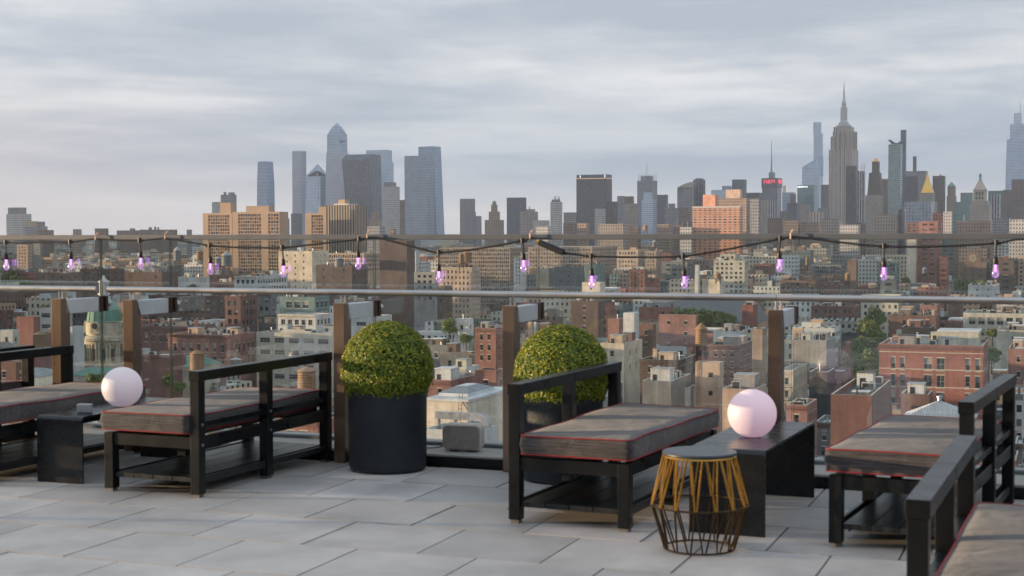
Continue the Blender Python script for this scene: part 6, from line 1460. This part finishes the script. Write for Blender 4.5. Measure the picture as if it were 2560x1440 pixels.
for (c, wd, dp, x0, x1) in cand:
    D = c.y
    while hi < len(HS) and HS[hi][4] < D:
        h = HS[hi]; hi += 1
        for i in colr(h[0], h[1]): cols[i] = min(cols[i], h[2])
    right = max(0, min(1, (x0 - 900) / 1500))
    if D < 500: hh = rf.choice((15, 16, 18, 19, 21, 22, 24, 28)) * rf.uniform(.9, 1.1)
    elif D < 1300: hh = rf.choice((17, 19, 21, 24, 26, 30, 36)) * rf.uniform(.9, 1.15)
    else: hh = rf.uniform(20, 44) * (1 + .35 * right) * (1.0 if D < 3500 else 1.25)
    yt = proj((c.x, c.y, hh))[1]; lim = cap_profile((x0 + x1) / 2)
    if yt < lim: hh = H - (lim - 582) / F * D - rf.uniform(0, 6); yt = proj((c.x, c.y, hh))[1]
    # keep the built landmarks free: whatever stands nearer must stay below their visible foot
    need = 0
    for h in HS:
        if h[4] > D - 5 and h[0] < x1 - 1.5 and h[1] > x0 + 1.5: need = max(need, h[3])
        if abs(h[4] - D) < 24 and h[4] < D and h[0] < x1 and h[1] > x0 and D < 1000: need = max(need, h[2] + 2 if False else 0)
    if need > yt:
        hh = H - (need - 582) / F * D; yt = need
    if hh < 6: continue
    ci = colr(x0, x1)
    vis = sum(max(0, cols[i] - yt) for i in ci)
    if vis < 8: continue
    for i in ci: cols[i] = min(cols[i], yt)
    colk = rf.choice('RRrrBBbtTTCWwwGGggSSLD' if D < 1200 else 'RrBBbtTTCWwGGgSSLw')
    roofk = rf.choice('wggdgwb')
    if indiv < MAXI and D < 1000 and vis > 60:
        xm, ym = (x0 + x1) / 2, yt; lm = sorted(landmarks, key=lambda l: (l[0] - xm) ** 2 + 2.2 * (l[1] - ym) ** 2); st = {'w': 'white', 'g': 'silver', 'd': 'black', 'b': 'brown'}[roofk]
        n_st = max(2, int(hh / 3.4)); nc = rf.randint(1, 6)
        szw = 'narrow' if wd < 12 else ('wide' if wd > 19 else 'square')
        for l in lm[:6]:
            rel = ('left of' if xm < l[0] - 60 else 'right of' if xm > l[0] + 60 else ('behind' if ym < l[1] else 'in front of'))
            lb = f'{szw} {ADJ[colk]} house, {st} roof, {rel} {l[2]}'
            if lb not in seen_lb: break
        if lb in seen_lb:
            for extra_ in ('nearer', 'farther', 'second', 'lower', 'higher'):
                l2 = f'{extra_} {lb}'
                if l2 not in seen_lb: lb = l2; break
        seen_lb[lb] = 1
        sty = rf.choice('tttlaf0'); hz_ = at((x0 + x1) / 2, yt, D)
        a_ = TR; o = None
        # place with the block builder's own geometry
        FLx = proj((c.x, c.y, hh)); FRp = c + ua * wd; FRx = proj((FRp.x, FRp.y, hh))
        ymid = proj(((c.x + FRp.x) / 2, (c.y + FRp.y) / 2, hh))[1]
        o = block('building', FLx[0], FRx[0], int(round(proj(tuple((FRp + va * dp).xy) + (hh,))[0])) if FRx[0] < 2250 else float(dp), ymid, min(ymid + 130, 1150), D, colk, sty, roofk, nc, lb, seed=indiv, group='low houses between the landmarks')
        indiv += 1
    else:
        mi = MM.index(colk); ri = len(MM) + 'wgdb'.index(roofk)
        P = [c, c + ua * wd, c + ua * wd + va * dp, c + va * dp]
        for i in (0, 1): mass.wall((P[i].x, P[i].y), (P[i + 1].x, P[i + 1].y), 0, hh, mi, u0=rf.uniform(0, 30))
        mass.wall((P[2].x, P[2].y), (P[3].x, P[3].y), 0, hh, mi); mass.wall((P[3].x, P[3].y), (P[0].x, P[0].y), 0, hh, mi)
        mass.quad(*[(p.x, p.y, hh - (.9 if D < 2500 else .1)) for p in P], ri, [(0, 0)] * 4); nbox += 1
        for _ in range(rf.randint(3, 7) if D < 1600 else rf.randint(1, 3)):
            s = rf.uniform(.06, .3); q = c + ua * wd * rf.uniform(.1, .6) + va * dp * rf.uniform(.1, .5); hb = min(hh + rf.uniform(.5, 4.5), H - (cap_profile(x0) - 584) / F * D)
            if need > 0 and H - (need - 582) / F * D < hb: continue
            if hb < hh + .3: continue
            W2, D2 = ua * wd * s, va * dp * s; Pq = [q, q + W2, q + W2 + D2, q + D2]; m2 = rf.choice([mi, MM.index('w'), MM.index('G'), MM.index('B'), MM.index('T')])
            for i in range(4): mass.quad((Pq[i].x, Pq[i].y, hh - .9), (Pq[(i + 1) % 4].x, Pq[(i + 1) % 4].y, hh - .9), (Pq[(i + 1) % 4].x, Pq[(i + 1) % 4].y, hb), (Pq[i].x, Pq[i].y, hb), m2, [(0, .2)] * 4)
            mass.quad(*[(p.x, p.y, hb) for p in Pq], rf.choice([ri, len(MM), len(MM) + 1]), [(0, 0)] * 4)
for (c, wd, dp) in off:  # unseen houses left of view, added tall to shade the low city
    hh = rf.uniform(26, 60); P = [c, c + ua * wd, c + ua * wd + va * dp, c + va * dp]; mi = rf.randrange(len(MM))
    for i in range(4): mass.wall((P[i].x, P[i].y), (P[(i + 1) % 4].x, P[(i + 1) % 4].y), 0, hh, mi)
    mass.quad(*[(p.x, p.y, hh) for p in P], len(MM) + 1, [(0, 0)] * 4)
tag(mass.build('distant_houses', mass_mats), 'dense mass of far roofs and houses filling the city to the horizon', 'houses', kind='stuff')
print('HANDBUILT', NH, 'INDIV', indiv, 'MASS', nbox)
_labs = {}
for o in SC.objects:
    if o.parent is None and o.get('label'): _labs.setdefault(o['label'], []).append(o.name)
print('DUP LABELS', [(k, len(v)) for k, v in _labs.items() if len(v) > 1][:10])

# ---------------------------------------------------------------- ground, hotel body, haze
mb = MB(); mb.quad((-4500, -300, 0), (14000, -300, 0), (14000, 32000, 0), (-4500, 32000, 0))
tag(mb.build('ground', mat('asphalt', (.055, .056, .06), .9, noise=.25, nscale=.02)), 'dark street level ground stretching to the horizon', kind='structure')
mb = MB(); mb.obox(Vector((E0.x, E0.y, 0)) + U * 0 + V * (-9.0) + Vector((0, 0, (TZ - .05) / 2)), U * 12, V * 9.75, Vector((0, 0, (TZ - .05) / 2)))
tag(mb.build('terrace_building_wall', WM('B')), 'masonry block carrying the terrace', kind='structure')
# unseen lumpy bank added far to the west to keep low sun off midtown
mb = MB(); rc = random.Random(9)
for k in range(30):
    if k == 8: continue
    cy = 3450 + k * 215 + rc.uniform(-60, 60); cz = 1220 + rc.uniform(-100, 120); ry, rz, rx = rc.uniform(170, 250), rc.uniform(360, 520), rc.uniform(250, 500)
    n1_, n2_ = 14, 9
    def cp(i, j):
        a, b_ = 2 * math.pi * i / n1_, -math.pi / 2 + math.pi * j / n2_; k_ = 1 + .16 * math.sin(3 * a + k) * math.cos(4 * b_ + k)
        return (-16600 + rx * math.cos(a) * math.cos(b_) * k_, cy + ry * math.sin(a) * math.cos(b_) * k_, cz + rz * math.sin(b_) * k_)
    for i in range(n1_):
        for j in range(n2_): mb.quad(cp(i, j), cp(i + 1, j), cp(i + 1, j + 1), cp(i, j + 1))
tag(mb.build('added_cloud', mat('added_cloud_white', (.8, .8, .82), .9), smooth=True), 'unseen lumpy blocker added far left to keep low sun off midtown', kind='stuff')
hzb = MB(); hzb.box(-4600, 15000, -400, 33000, -1, 480)
m_haze = bpy.data.materials.new('haze_air'); m_haze.use_nodes = True; nt = m_haze.node_tree; nt.nodes.clear()
o_ = N(nt, 'ShaderNodeOutputMaterial'); pv = N(nt, 'ShaderNodeVolumePrincipled'); pv.inputs['Color'].default_value = (.78, .88, 1, 1); pv.inputs['Density'].default_value = 5.2e-5; pv.inputs['Anisotropy'].default_value = 0.1
nt.links.new(pv.outputs[0], o_.inputs['Volume'])
tag(hzb.build('haze', m_haze), 'thin bluish evening haze over the city', kind='stuff')
